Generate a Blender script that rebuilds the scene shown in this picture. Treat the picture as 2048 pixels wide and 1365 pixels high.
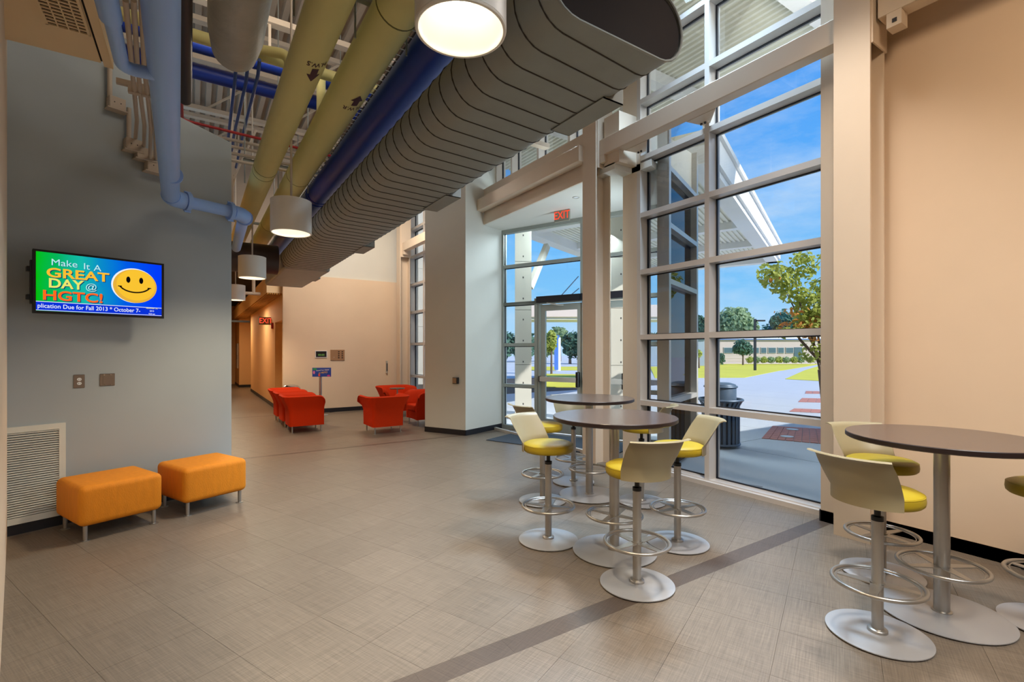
import bpy, bmesh, math, random
from mathutils import Vector, Matrix
random.seed(7)
PI = math.pi
for o in list(bpy.data.objects): bpy.data.objects.remove(o)
SC = bpy.context.scene
COL = SC.collection

# ------------------------------------------------------------------ camera, world, lights, exposure
F, CX, HY, H = 970.0, 1024.0, 702.0, 1.58
S, K = 0.5471, 0.8371            # camera heading: forward = (S, K), right = (K, -S)
cam = bpy.data.cameras.new('camera'); cam.sensor_width = 36; cam.lens = 36*F/2048
cam.shift_y = (HY-682.5)/2048; cam.clip_end = 400; cam.clip_start = 0.05
camo = bpy.data.objects.new('camera', cam); COL.objects.link(camo)
camo.location = (0, 0, H); camo.rotation_euler = (PI/2, 0, -math.atan2(S, K)); SC.camera = camo

def lin(r, g, b):
    f = lambda v: (v/255)/12.92 if v/255 <= 0.04045 else ((v/255+0.055)/1.055)**2.4
    return (f(r), f(g), f(b), 1)

SC.view_settings.view_transform = 'Standard'; SC.view_settings.look = 'None'
SC.view_settings.exposure = 0.0; SC.view_settings.gamma = 1.0; SC.view_settings.use_curve_mapping = False
SC.cycles.use_denoising = True; SC.cycles.max_bounces = 7; SC.cycles.diffuse_bounces = 4
SC.cycles.glossy_bounces = 3; SC.cycles.transparent_max_bounces = 14; SC.cycles.sample_clamp_indirect = 4
SC.cycles.caustics_reflective = False; SC.cycles.caustics_refractive = False

def make_world():
    w = bpy.data.worlds.new('sky'); SC.world = w; w.use_nodes = True
    n, l = w.node_tree.nodes, w.node_tree.links; n.clear()
    out = n.new('ShaderNodeOutputWorld'); bg = n.new('ShaderNodeBackground')
    tc = n.new('ShaderNodeTexCoord'); sep = n.new('ShaderNodeSeparateXYZ'); l.new(tc.outputs['Generated'], sep.inputs[0])
    r = n.new('ShaderNodeValToRGB'); r.color_ramp.elements[0].position = 0.0
    r.color_ramp.elements[0].color = lin(190, 225, 250); r.color_ramp.elements[1].position = 0.75
    r.color_ramp.elements[1].color = lin(58, 138, 238)
    e = r.color_ramp.elements.new(0.12); e.color = lin(130, 200, 250)
    e = r.color_ramp.elements.new(0.35); e.color = lin(92, 172, 250)
    l.new(sep.outputs[2], r.inputs[0])
    mp = n.new('ShaderNodeMapping'); mp.inputs['Scale'].default_value = (1.6, 1.6, 5.0); l.new(tc.outputs['Generated'], mp.inputs[0])
    no = n.new('ShaderNodeTexNoise'); no.inputs['Scale'].default_value = 2.6; no.inputs['Detail'].default_value = 7
    no.inputs['Roughness'].default_value = 0.62; l.new(mp.outputs[0], no.inputs[0])
    r2 = n.new('ShaderNodeValToRGB'); r2.color_ramp.elements[0].position = 0.45; r2.color_ramp.elements[1].position = 0.85
    r2.color_ramp.elements[1].color = (0.75, 0.75, 0.75, 1); l.new(no.outputs[0], r2.inputs[0])
    mx = n.new('ShaderNodeMixRGB'); l.new(r2.outputs[0], mx.inputs[0]); l.new(r.outputs[0], mx.inputs[1])
    mx.inputs[2].default_value = lin(215, 232, 250); l.new(mx.outputs[0], bg.inputs[0])
    bg.inputs[1].default_value = 1.08; l.new(bg.outputs[0], out.inputs[0])
make_world()

def light(kind, name, loc, energy, color, size=1.0, size_y=None, aim=None, angle=None, spot=None, blend=0.6, spread=180):
    d = bpy.data.lights.new(name, kind); d.energy = energy; d.color = color
    if kind == 'AREA':
        d.size = size; d.spread = math.radians(spread)
        if size_y: d.shape = 'RECTANGLE'; d.size_y = size_y
    elif kind == 'SUN': d.angle = angle or 0.009
    else: d.shadow_soft_size = size
    if kind == 'SPOT': d.spot_size = spot; d.spot_blend = blend
    o = bpy.data.objects.new(name, d); COL.objects.link(o); o.location = loc
    if aim is not None:
        o.rotation_euler = (Vector(aim)-Vector(loc)).to_track_quat('-Z', 'Y').to_euler()
    return o
WARM = (1.0, 0.66, 0.38); NEUT = (1.0, 0.87, 0.70)
light('SUN', 'sun', (0, -20, 30), 6.6, (1.0, 0.96, 0.91), aim=(-0.25*22, 20-20, 30-17*1.0-0.0))
bpy.data.objects['sun'].rotation_euler = Vector((-0.45, 1.0, -0.74)).to_track_quat('-Z', 'Y').to_euler()
light('AREA', 'high_bay_light', (3.7, 1.7, 5.3), 60, (1.0, 0.92, 0.84), 0.4, aim=(2.9, 2.5, 0), spread=100)
light('AREA', 'high_bay_light', (2.0, -0.8, 5.0), 45, (1.0, 0.74, 0.5), 0.9, aim=(5.0, 0.8, 1.2), spread=110)
light('AREA', 'clerestory_fill', (5.9, 7.0, 6.25), 240, (0.70, 0.86, 1.0), 1.0, aim=(2.6, 2.9, 0.5), spread=70)  # added area lamp, hidden by the duct, boosts sky light through the clerestory
light('AREA', 'window_fill', (4.85, 3.3, 6.2), 195, (0.55, 0.77, 1.0), 1.2, aim=(3.5, 3.0, 0), spread=95)  # added cool fill lamp inside the room above view, imitates daylight
light('AREA', 'overhang_fill', (7.6, 2.2, 5.7), 120, (1.0, 0.97, 0.90), 1.5, aim=(7.0, 3.2, 7.0))  # added unseen lamp facing up, only brightens the overhang underside
light('AREA', 'canopy_fill', (*(lambda X, Y: (K*X+S*Y, -S*X+K*Y))(1.5, 10.9), 4.65), 220, (0.78, 0.93, 1.0), 1.6, aim=(4.4, 7.6, 0.8))  # added fill lamp out of sight above the storefront head, no real fixture
light('AREA', 'entry_fill', (5.62, 5.12, 2.1), 52, (0.76, 0.92, 1.0), 0.16, 2.6, aim=(4.7, 7.6, 2.3))  # added fill lamp hidden behind the post, imitates daylight in the entry
light('AREA', 'lounge_light', (3.3, 10.4, 5.6), 150, (1.0, 0.84, 0.68), 1.4, aim=(3.3, 11.0, 0))
light('AREA', 'low_ceiling_light', (-0.4, 0.1, 3.0), 42, (1.0, 0.74, 0.42), 1.6, aim=(-0.4, 0.12, 0))
light('AREA', 'low_ceiling_light', (2.0, -1.2, 4.0), 78, (0.84, 0.93, 1.0), 2.4, aim=(2.3, 0.6, 0.0), spread=120)
light('AREA', 'corridor_light', (1.0, 16.5, 2.9), 38, (1.0, 0.82, 0.6), 0.7, aim=(1.0, 16.5, 0))
light('AREA', 'corridor_light', (1.0, 21.5, 2.9), 38, (1.0, 0.78, 0.5), 0.7, aim=(1.0, 21.5, 0))
light('AREA', 'deck_light', (1.6, 3.0, 5.9), 40, NEUT, 1.5, aim=(1.0, 4.5, 6.6))
light('AREA', 'deck_light', (0.3, 5.2, 5.2), 24, NEUT, 1.2, aim=(0.3, 7.5, 6.6))

# ------------------------------------------------------------------ materials
def mat(name, col, rough=0.6, metal=0.0, spec=0.5, noise=None, bump=None, emit=None, estr=1.0, coat=0.0):
    m = bpy.data.materials.new(name); m.use_nodes = True
    n, l = m.node_tree.nodes, m.node_tree.links; b = n['Principled BSDF']
    b.inputs['Base Color'].default_value = col; b.inputs['Roughness'].default_value = rough
    b.inputs['Metallic'].default_value = metal; b.inputs['Specular IOR Level'].default_value = spec
    b.inputs['Coat Weight'].default_value = coat
    tc = n.new('ShaderNodeTexCoord')
    if noise:                                     # (scale, strength, stretch)
        mp = n.new('ShaderNodeMapping'); mp.inputs['Scale'].default_value = noise[2] if len(noise) > 2 else (1, 1, 1)
        l.new(tc.outputs['Object'], mp.inputs[0])
        no = n.new('ShaderNodeTexNoise'); no.inputs['Scale'].default_value = noise[0]; no.inputs['Detail'].default_value = 4
        l.new(mp.outputs[0], no.inputs[0])
        mx = n.new('ShaderNodeMixRGB'); mx.blend_type = 'MIX'
        k = noise[1]
        mx.inputs[1].default_value = tuple(c*(1-k) for c in col[:3])+(1,)
        mx.inputs[2].default_value = tuple(min(1, c*(1+k)) for c in col[:3])+(1,)
        l.new(no.outputs[0], mx.inputs[0]); l.new(mx.outputs[0], b.inputs['Base Color'])
    if bump:
        nb = n.new('ShaderNodeTexNoise'); nb.inputs['Scale'].default_value = bump[0]; nb.inputs['Detail'].default_value = 3
        if len(bump) > 2:
            mp2 = n.new('ShaderNodeMapping'); mp2.inputs['Scale'].default_value = bump[2]
            l.new(tc.outputs['Object'], mp2.inputs[0]); l.new(mp2.outputs[0], nb.inputs[0])
        else: l.new(tc.outputs['Object'], nb.inputs[0])
        bp = n.new('ShaderNodeBump'); bp.inputs['Strength'].default_value = bump[1]; bp.inputs['Distance'].default_value = 0.01
        l.new(nb.outputs[0], bp.inputs['Height']); l.new(bp.outputs[0], b.inputs['Normal'])
    if emit:
        b.inputs['Emission Color'].default_value = emit; b.inputs['Emission Strength'].default_value = estr
    return m

def emat(name, col, s=1.0):
    m = bpy.data.materials.new(name); m.use_nodes = True
    n, l = m.node_tree.nodes, m.node_tree.links; n.clear()
    o = n.new('ShaderNodeOutputMaterial'); e = n.new('ShaderNodeEmission')
    e.inputs[0].default_value = col; e.inputs[1].default_value = s; l.new(e.outputs[0], o.inputs[0]); return m

def glass(name, tint, refl=0.6):
    m = bpy.data.materials.new(name); m.use_nodes = True
    n, l = m.node_tree.nodes, m.node_tree.links; n.clear()
    o = n.new('ShaderNodeOutputMaterial'); mx = n.new('ShaderNodeMixShader'); t = n.new('ShaderNodeBsdfTransparent')
    g = n.new('ShaderNodeBsdfGlossy'); g.inputs['Roughness'].default_value = 0.0
    fr = n.new('ShaderNodeFresnel'); fr.inputs[0].default_value = 1.45
    mu = n.new('ShaderNodeMath'); mu.operation = 'MULTIPLY'; mu.inputs[1].default_value = refl
    l.new(fr.outputs[0], mu.inputs[0]); l.new(mu.outputs[0], mx.inputs[0])
    t.inputs[0].default_value = tint; l.new(t.outputs[0], mx.inputs[1]); l.new(g.outputs[0], mx.inputs[2])
    l.new(mx.outputs[0], o.inputs[0]); return m

def floor_mat(name, c1, c2):
    m = bpy.data.materials.new(name); m.use_nodes = True
    n, l = m.node_tree.nodes, m.node_tree.links; b = n['Principled BSDF']
    tc = n.new('ShaderNodeTexCoord'); oi = n.new('ShaderNodeObjectInfo')
    outs = []
    for sc in ((2.2, 95, 1), (95, 2.2, 1)):
        mp = n.new('ShaderNodeMapping'); mp.inputs['Rotation'].default_value = (0, 0, -math.atan2(.3867, .9216))
        mp2 = n.new('ShaderNodeMapping'); mp2.inputs['Scale'].default_value = sc
        l.new(tc.outputs['Object'], mp.inputs[0]); l.new(mp.outputs[0], mp2.inputs[0])
        no = n.new('ShaderNodeTexNoise'); no.inputs['Scale'].default_value = 1.6; no.inputs['Detail'].default_value = 5
        no.inputs['Roughness'].default_value = 0.65
        l.new(mp2.outputs[0], no.inputs[0]); outs.append(no)
    ad = n.new('ShaderNodeMath'); ad.operation = 'ADD'; l.new(outs[0].outputs[0], ad.inputs[0]); l.new(outs[1].outputs[0], ad.inputs[1])
    mr = n.new('ShaderNodeMapRange'); mr.inputs[1].default_value = 0.65; mr.inputs[2].default_value = 1.35
    l.new(ad.outputs[0], mr.inputs[0])
    mx = n.new('ShaderNodeMixRGB'); mx.inputs[1].default_value = c1; mx.inputs[2].default_value = c2
    l.new(mr.outputs[0], mx.inputs[0])
    hs = n.new('ShaderNodeHueSaturation'); mv = n.new('ShaderNodeMapRange')
    mv.inputs[3].default_value = 0.95; mv.inputs[4].default_value = 1.05
    l.new(oi.outputs['Random'], mv.inputs[0]); l.new(mv.outputs[0], hs.inputs['Value']); l.new(mx.outputs[0], hs.inputs['Color'])
    l.new(hs.outputs[0], b.inputs['Base Color'])
    b.inputs['Roughness'].default_value = 0.36; b.inputs['Specular IOR Level'].default_value = 0.5
    bp = n.new('ShaderNodeBump'); bp.inputs['Strength'].default_value = 0.12; bp.inputs['Distance'].default_value = 0.004
    l.new(ad.outputs[0], bp.inputs['Height']); l.new(bp.outputs[0], b.inputs['Normal'])
    return m

M = {}
M['wall_cream'] = mat('cream_paint', lin(228, 205, 178), 0.75, noise=(3, 0.03))
M['wall_grey'] = mat('grey_paint', lin(164, 174, 180), 0.55, noise=(3, 0.03))
M['wall_pale'] = mat('pale_paint', lin(214, 214, 206), 0.65, noise=(3, 0.03))
M['wall_orange'] = mat('ochre_paint', lin(228, 184, 128), 0.7, noise=(3, 0.03))
M['soffit'] = mat('tan_soffit_paint', lin(240, 216, 176), 0.8, noise=(3, 0.03))
M['ceil_white'] = mat('white_ceiling_paint', lin(225, 224, 216), 0.8, noise=(3, 0.03))
M['steel_cream'] = mat('cream_steel_paint', lin(222, 206, 186), 0.42, noise=(4, 0.03))
M['win'] = mat('window_frame_paint', lin(214, 208, 202), 0.35, 0.15, noise=(4, 0.03))
M['alu'] = mat('anodised_aluminium', lin(196, 192, 184), 0.38, 0.35, noise=(5, 0.03))
M['alu_door'] = mat('door_aluminium', lin(158, 164, 158), 0.42, 0.35, noise=(5, 0.03))
M['gasket'] = mat('black_gasket', lin(12, 16, 30), 0.5, noise=(5, 0.1))
M['base_black'] = mat('black_rubber_base', lin(26, 27, 34), 0.45, noise=(5, 0.1))
M['floor'] = floor_mat('linen_vinyl_floor', lin(90, 80, 70), lin(139, 126, 111))
M['stripe'] = floor_mat('dark_vinyl_stripe', lin(68, 58, 50), lin(100, 86, 76))
M['slab'] = mat('floor_joint', lin(60, 52, 46), 0.9, noise=(5, 0.1))
M['glass'] = glass('clear_glass', (0.95, 0.97, 0.98, 1), 0.5)
M['glass_dark'] = glass('blue_tinted_glass', (0.22, 0.36, 0.48, 1), 1.0)
M['metal'] = mat('satin_aluminium', lin(176, 172, 166), 0.33, 0.85, noise=(6, 0.04))
M['metal_base'] = mat('silver_powder_coat', lin(176, 176, 178), 0.33, 0.35, noise=(6, 0.03))
M['black'] = mat('black_plastic', lin(14, 14, 18), 0.4, noise=(6, 0.1))
M['seat'] = mat('chartreuse_vinyl', lin(164, 140, 30), 0.45, 0.0, 0.3, noise=(5, 0.06), bump=(40, 0.05))
M['shell'] = mat('beige_moulded_shell', lin(146, 134, 104), 0.42, noise=(5, 0.03))
M['table_top'] = mat('walnut_laminate', lin(80, 64, 56), 0.24, noise=(3, 0.16, (1, 14, 1)))
M['table_edge'] = mat('dark_table_edge', lin(36, 24, 24), 0.4, noise=(5, 0.1))
M['orange'] = mat('orange_woven_fabric', lin(226, 138, 14), 0.75, noise=(1, 0.14, (30, 30, 6)), bump=(1, 0.35, (220, 220, 50)))
M['red'] = mat('red_orange_fabric', lin(190, 46, 3), 0.8, 0.0, 0.15, noise=(40, 0.07), bump=(150, 0.1))
M['chrome'] = mat('polished_steel', lin(205, 208, 214), 0.16, 1.0, noise=(6, 0.03))
M['steelplate'] = mat('stainless_plate', lin(150, 138, 130), 0.3, 0.9, noise=(6, 0.05))
M['vent'] = mat('white_vent_enamel', lin(214, 218, 212), 0.5, noise=(6, 0.03))
M['duct'] = mat('galvanised_duct', lin(142, 146, 142), 0.55, 0.3, noise=(9, 0.10))
M['duct_dark'] = mat('duct_lining', lin(34, 26, 24), 0.9, noise=(9, 0.1))
M['seam'] = mat('duct_seam', lin(58, 52, 48), 0.6, 0.3, noise=(9, 0.1))
M['ypipe'] = mat('pale_green_yellow_jacket', lin(216, 208, 142), 0.6, noise=(4, 0.05))
M['ydark'] = mat('olive_band', lin(96, 92, 44), 0.6, noise=(4, 0.05))
M['dblue'] = mat('dark_blue_paint', lin(2, 44, 140), 0.45, noise=(4, 0.08))
M['mblue'] = mat('mid_blue_paint', lin(16, 66, 140), 0.45, noise=(4, 0.08))
M['lblue'] = mat('light_blue_paint', lin(150, 188, 252), 0.42, noise=(4, 0.04))
M['white_steel'] = mat('off_white_paint', lin(196, 182, 166), 0.6, noise=(4, 0.05))
M['deck'] = mat('grey_deck_paint', lin(168, 152, 136), 0.8, noise=(4, 0.06))
M['wrap'] = mat('grey_foil_insulation', lin(176, 174, 166), 0.5, 0.2, noise=(7, 0.15), bump=(14, 0.7))
M['darkpipe'] = mat('charcoal_pipe', lin(56, 46, 48), 0.4, 0.3, noise=(4, 0.08))
M['redpipe'] = mat('red_paint', lin(168, 30, 34), 0.45, noise=(4, 0.08))
M['drum'] = mat('white_lamp_enamel', lin(232, 230, 224), 0.45, noise=(4, 0.02))
M['reflector'] = mat('lamp_reflector', lin(250, 246, 238), 0.35, noise=(4, 0.02), emit=(1, 0.93, 0.80, 1), estr=0.25)
M['bulb'] = emat('lamp_bulb', (1.0, 0.88, 0.68, 1), 6.0)
M['mat'] = mat('blue_grey_door_mat', lin(62, 74, 88), 0.95, noise=(160, 0.3))
M['label'] = mat('dark_maroon_print', lin(70, 36, 46), 0.7, noise=(6, 0.05))
M['exit'] = emat('exit_red', (1.0, 0.07, 0.03, 1), 1.3)
M['exit_body'] = mat('exit_sign_body', lin(150, 146, 132), 0.4, noise=(6, 0.03))
M['bolt'] = mat('bolt_steel', lin(60, 58, 60), 0.5, 0.5, noise=(6, 0.1))
M['pave'] = mat('plaza_concrete', lin(180, 184, 188), 0.85, noise=(0.9, 0.06), bump=(60, 0.15))
M['grass'] = mat('lawn', lin(196, 190, 60), 0.95, noise=(0.5, 0.18), bump=(30, 0.5))
M['brick'] = mat('red_paver', lin(178, 118, 104), 0.85, noise=(6, 0.12))
M['concrete'] = mat('tan_precast_concrete', lin(206, 200, 186), 0.85, noise=(3, 0.06))
M['canopy'] = mat('white_canopy_panel', lin(236, 236, 234), 0.5, noise=(2, 0.03))
M['canopy_deck'] = mat('cream_deck', lin(236, 234, 218), 0.6, noise=(2, 0.03))
M['leaf'] = mat('maple_leaf', lin(160, 178, 70), 0.7, noise=(2.5, 0.35))
M['leaf_orange'] = mat('orange_leaf', lin(206, 140, 70), 0.7, noise=(3, 0.25))
M['leaf_dark'] = mat('dark_evergreen', lin(76, 112, 92), 0.85, noise=(1.0, 0.3))
M['leaf_soft'] = mat('soft_green_leaf', lin(146, 168, 120), 0.85, noise=(1.0, 0.3))
def leafmat(name, c):
    m = mat(name, c, 0.7, noise=(2.5, 0.25)); n, l = m.node_tree.nodes, m.node_tree.links
    b = n['Principled BSDF']; t = n.new('ShaderNodeBsdfTranslucent'); t.inputs[0].default_value = c
    x = n.new('ShaderNodeMixShader'); x.inputs[0].default_value = 0.45
    l.new(b.outputs[0], x.inputs[1]); l.new(t.outputs[0], x.inputs[2]); l.new(x.outputs[0], n['Material Output'].inputs[0]); return m
M['leaf'] = leafmat('maple_leaf', lin(180, 190, 96)); M['leaf_orange'] = leafmat('orange_leaf', lin(226, 160, 84))
M['leaf_dark'] = leafmat('dark_evergreen', lin(84, 124, 104)); M['leaf_soft'] = leafmat('soft_green_leaf', lin(158, 180, 136))
M['bark'] = mat('bark', lin(112, 94, 84), 0.9, noise=(8, 0.2))
M['bin'] = mat('blue_grey_powder_coat', lin(74, 92, 112), 0.45, 0.2, noise=(6, 0.05))
M['bin_dark'] = mat('bin_liner', lin(22, 30, 44), 0.6, noise=(6, 0.05))
M['bldg'] = mat('cream_block_wall', lin(200, 184, 176), 0.8, noise=(1, 0.04))
M['bldg_win'] = mat('far_window_glass', lin(84, 108, 116), 0.25, noise=(1, 0.2))
M['stripe_blue'] = mat('blue_fascia_stripe', lin(70, 110, 170), 0.6, noise=(1, 0.05))
M['tie'] = mat('tie_hole', lin(50, 46, 46), 0.9, noise=(6, 0.1))
M['banner'] = mat('banner_blue', lin(70, 120, 200), 0.6, noise=(2, 0.05))
M['white'] = mat('white_print', lin(235, 238, 240), 0.6, noise=(2, 0.02))
M['lampbar'] = mat('corridor_ochre_slat', lin(176, 128, 60), 0.7, noise=(2, 0.12, (30, 1, 1)))

# ------------------------------------------------------------------ mesh builder
class MB:
    def __init__(s): s.v = []; s.f = []; s.sm = []
    def add(s, vs, fs, smooth=False):
        k = len(s.v); s.v += [tuple(v) for v in vs]
        s.f += [tuple(i+k for i in f) for f in fs]; s.sm += [smooth]*len(fs); return s
    def box(s, x0, x1, y0, y1, z0, z1):
        vs = [(x, y, z) for z in (z0, z1) for y in (y0, y1) for x in (x0, x1)]
        return s.add(vs, [(0, 2, 3, 1), (4, 5, 7, 6), (0, 1, 5, 4), (2, 6, 7, 3), (0, 4, 6, 2), (1, 3, 7, 5)])
    def prism(s, poly, z0, z1):
        n = len(poly)
        A = sum(poly[i][0]*poly[(i+1) % n][1]-poly[(i+1) % n][0]*poly[i][1] for i in range(n))
        if A < 0: poly = poly[::-1]
        vs = [(p[0], p[1], z0) for p in poly]+[(p[0], p[1], z1) for p in poly]
        fs = [tuple(range(n))[::-1], tuple(range(n, 2*n))]+[(i, (i+1) % n, n+(i+1) % n, n+i) for i in range(n)]
        return s.add(vs, fs)
    def wallbox(s, p, q, t, z0, z1):                       # vertical slab from p to q, thickness t to the left of p->q
        d = Vector((q[0]-p[0], q[1]-p[1])); d.normalize(); n = Vector((-d.y, d.x))*t
        return s.prism([p[:2], q[:2], (q[0]+n.x, q[1]+n.y), (p[0]+n.x, p[1]+n.y)], z0, z1)
    def bar(s, p, q, w, h, up=(0, 0, 1)):                  # rectangular bar
        p, q = Vector(p), Vector(q); d = (q-p).normalized(); u = Vector(up)
        sd = d.cross(u)
        if sd.length < 1e-4: sd = d.cross(Vector((1, 0, 0)))
        sd.normalize(); u2 = sd.cross(d)
        vs = [b+sd*a*w/2+u2*c*h/2 for b in (p, q) for a, c in ((-1, -1), (1, -1), (1, 1), (-1, 1))]
        return s.add(vs, [(3, 2, 1, 0), (4, 5, 6, 7), (0, 1, 5, 4), (1, 2, 6, 5), (2, 3, 7, 6), (3, 0, 4, 7)])
    def tube(s, pts, r, n=12, cap=True, closed=False):
        pts = [Vector(p) for p in pts]; m = len(pts); rings = []; ref = None
        for i, p in enumerate(pts):
            if closed: d = pts[(i+1) % m]-pts[i-1]
            else: d = pts[min(i+1, m-1)]-pts[max(i-1, 0)]
            d.normalize()
            if ref is None: ref = Vector((0, 0, 1)) if abs(d.z) < 0.9 else Vector((1, 0, 0))
            a = (ref-d*ref.dot(d)).normalized(); ref = a; b = d.cross(a)
            rr = r[i] if isinstance(r, (list, tuple)) else r
            rings.append([p+(a*math.cos(2*PI*j/n)+b*math.sin(2*PI*j/n))*rr for j in range(n)])
        vs = [v for g in rings for v in g]; fs = []
        for i in range(m if closed else m-1):
            i2 = (i+1) % m
            for j in range(n): fs.append((i*n+j, i*n+(j+1) % n, i2*n+(j+1) % n, i2*n+j))
        s.add(vs, fs, True)
        if cap and not closed:
            k = len(s.v)-len(vs)
            s.f += [tuple(k+j for j in range(n))[::-1], tuple(k+(m-1)*n+j for j in range(n))]; s.sm += [False, False]
        return s
    def lathe(s, prof, n=32, c=(0, 0, 0), smooth=True, caps=True):    # profile (r, z) from the bottom up
        vs = []; fs = []; m = len(prof)
        for r, z in prof:
            for j in range(n): vs.append((c[0]+r*math.cos(2*PI*j/n), c[1]+r*math.sin(2*PI*j/n), c[2]+z))
        for i in range(m-1):
            for j in range(n): fs.append((i*n+j, i*n+(j+1) % n, (i+1)*n+(j+1) % n, (i+1)*n+j))
        s.add(vs, fs, smooth)
        k = len(s.v)-len(vs)
        if caps and prof[0][0] > 1e-4: s.f.append(tuple(k+j for j in range(n))[::-1]); s.sm.append(False)
        if caps and prof[-1][0] > 1e-4: s.f.append(tuple(k+(m-1)*n+j for j in range(n))); s.sm.append(False)
        return s
    def torus(s, R, r, z=0, n=40, m=10):
        return s.tube([(R*math.cos(2*PI*i/n), R*math.sin(2*PI*i/n), z) for i in range(n)], r, m, closed=True)
    def mesh(s, name):
        me = bpy.data.meshes.new(name); me.from_pydata(s.v, [], s.f); me.update()
        me.polygons.foreach_set('use_smooth', s.sm); return me

def obj(name, mb, m, parent=None, bevel=0, **props):
    me = mb.mesh(name) if isinstance(mb, MB) else mb
    if isinstance(mb, MB) and any(mb.sm): me.set_sharp_from_angle(angle=math.radians(38))
    if m is not None and not me.materials: me.materials.append(m)
    o = bpy.data.objects.new(name, me); COL.objects.link(o)
    if parent: o.parent = parent
    if bevel:
        b = o.modifiers.new('bevel', 'BEVEL'); b.width = bevel; b.segments = 3 if bevel > 0.008 else 1; b.limit_method = 'ANGLE'
    for k, v in props.items(): o[k] = v
    return o
def thing(name, label, cat, loc=(0, 0, 0), rz=0, group=None):
    o = bpy.data.objects.new(name, None); COL.objects.link(o); o.empty_display_size = 0.1
    o.location = loc; o.rotation_euler = (0, 0, rz); o['label'] = label; o['category'] = cat
    if group: o['group'] = group
    return o
def single(name, mb, m, label, cat, group=None, bevel=0, loc=None, rz=0):
    o = obj(name, mb, m, None, bevel); o['label'] = label; o['category'] = cat
    if group: o['group'] = group
    if loc: o.location = loc; o.rotation_euler = (0, 0, rz)
    return o
def struct(name, mb=None, m=None, label=None):
    if mb is None:
        o = bpy.data.objects.new(name, None); COL.objects.link(o); o.empty_display_size = 0.1
    else: o = obj(name, mb, m)
    o['kind'] = 'structure'
    if label: o['label'] = label
    return o
def dup(root, loc, rz=0, label=None):
    def cp(o, par):
        c = o.copy(); COL.objects.link(c)
        if par: c.parent = par
        for ch in list(o.children): cp(ch, c)
        return c
    r = cp(root, None); r.location = loc; r.rotation_euler = (0, 0, rz)
    if label: r['label'] = label
    return r
def CW(X, Y): return (K*X+S*Y, -S*X+K*Y)                    # camera-plan coordinates to world plan
def FL(px, py, z=0.0):
    Y = F*(H-z)/(py-HY); c, a = CW((px-CX)*Y/F, Y); return (c, a, z)
def AT(px, py, Y):
    c, a = CW((px-CX)*Y/F, Y); return (c, a, H+(HY-py)*Y/F)
def mid(d): return -math.atan2(S, K)+d                      # angle measured in camera plan -> world

def text_mesh(body, size, bold=0.0, sx=1.0, align='CENTER'):
    cu = bpy.data.curves.new('t', 'FONT'); cu.body = body; cu.size = size; cu.offset = bold
    cu.align_x = align; cu.align_y = 'CENTER'; cu.resolution_u = 4
    o = bpy.data.objects.new('t', cu); COL.objects.link(o)
    bpy.context.view_layer.update()
    me = bpy.data.meshes.new_from_object(o.evaluated_get(bpy.context.evaluated_depsgraph_get()))
    mb = MB(); mb.add([(v.co.x*sx, v.co.y, v.co.z) for v in me.vertices], [tuple(p.vertices) for p in me.polygons])
    bpy.data.objects.remove(o); bpy.data.curves.remove(cu); bpy.data.meshes.remove(me)
    return mb
def place(mb, origin, right, up):
    r, u = Vector(right).normalized(), Vector(up).normalized(); n = r.cross(u); o = Vector(origin)
    mb.v = [tuple(o+r*v[0]+u*v[1]+n*v[2]) for v in mb.v]; return mb

BD = (0.9216, 0.3881); BP = (-0.3881, 0.9216)               # second building grid (rotated entry, grey wall, floor tiles)
def addv(p, d, t): return (p[0]+d[0]*t, p[1]+d[1]*t)

# ------------------------------------------------------------------ floor with tiles
room = [(-4.5, -4), (5.25, -4), (5.25, 4.35), (6.72, 4.92), (5.25, 8.42), (5.25, 13.2), (2.3, 13.2), (2.3, 27), (-0.2, 27), (-0.2, 7.5), (-4.5, 7.5)]
fl = struct('floor', MB().prism(room, -0.2, -0.004), M['slab'])
def clip(poly, nx, ny, d):                                   # keep nx*x+ny*y >= d
    out = []
    for i in range(len(poly)):
        p, q = poly[i], poly[(i+1) % len(poly)]
        a, b = nx*p[0]+ny*p[1]-d, nx*q[0]+ny*q[1]-d
        if a >= 0: out.append(p)
        if (a >= 0) != (b >= 0):
            t = a/(a-b); out.append((p[0]+(q[0]-p[0])*t, p[1]+(q[1]-p[1])*t))
    return out
STR = [(2.11, 2.25), (8.06, 8.13), (13.03, 13.13)]
bands = [(-3.9, 2.11), (2.25, 8.06), (8.13, 13.03), (13.13, 26.5)]
T = 0.457; org = FL(1573.6, 1193)[:2]
cands = []
for i in range(-30, 40):
    for j in range(-36, 60):
        u0, v0 = i*T, j*T; g = 0.0007
        q = [addv(addv(org, BD, u), BP, v) for u, v in ((u0+g, v0+g), (u0+T-g, v0+g), (u0+T-g, v0+T-g), (u0+g, v0+T-g))]
        cx_, cy_ = sum(p[0] for p in q)/4, sum(p[1] for p in q)/4
        if cx_ < -4.6 or cx_ > 6.9 or cy_ < -4.2 or cy_ > 26.6: continue
        X, Y = K*cx_-S*cy_, S*cx_+K*cy_
        ins = False; n_ = len(room)
        for a in range(n_):
            x1, y1 = room[a]; x2, y2 = room[(a+1) % n_]
            if (y1 > cy_) != (y2 > cy_) and cx_ < (x2-x1)*(cy_-y1)/(y2-y1)+x1: ins = not ins
        if not ins: continue
        for lo, hi in bands:
            p = clip(clip(q, 0, 1, lo), 0, -1, -hi)
            if cx_ < 5.2: p = clip(p, -1, 0, -5.2) if cy_ < 4.3 or cy_ > 8.5 else p
            if len(p) < 3: continue
            vis = Y > 1.9 and abs(X) < Y*1.1
            cands.append((Y if vis else 100+abs(Y), p))
cands.sort(key=lambda t: t[0])
rest = MB()
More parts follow.
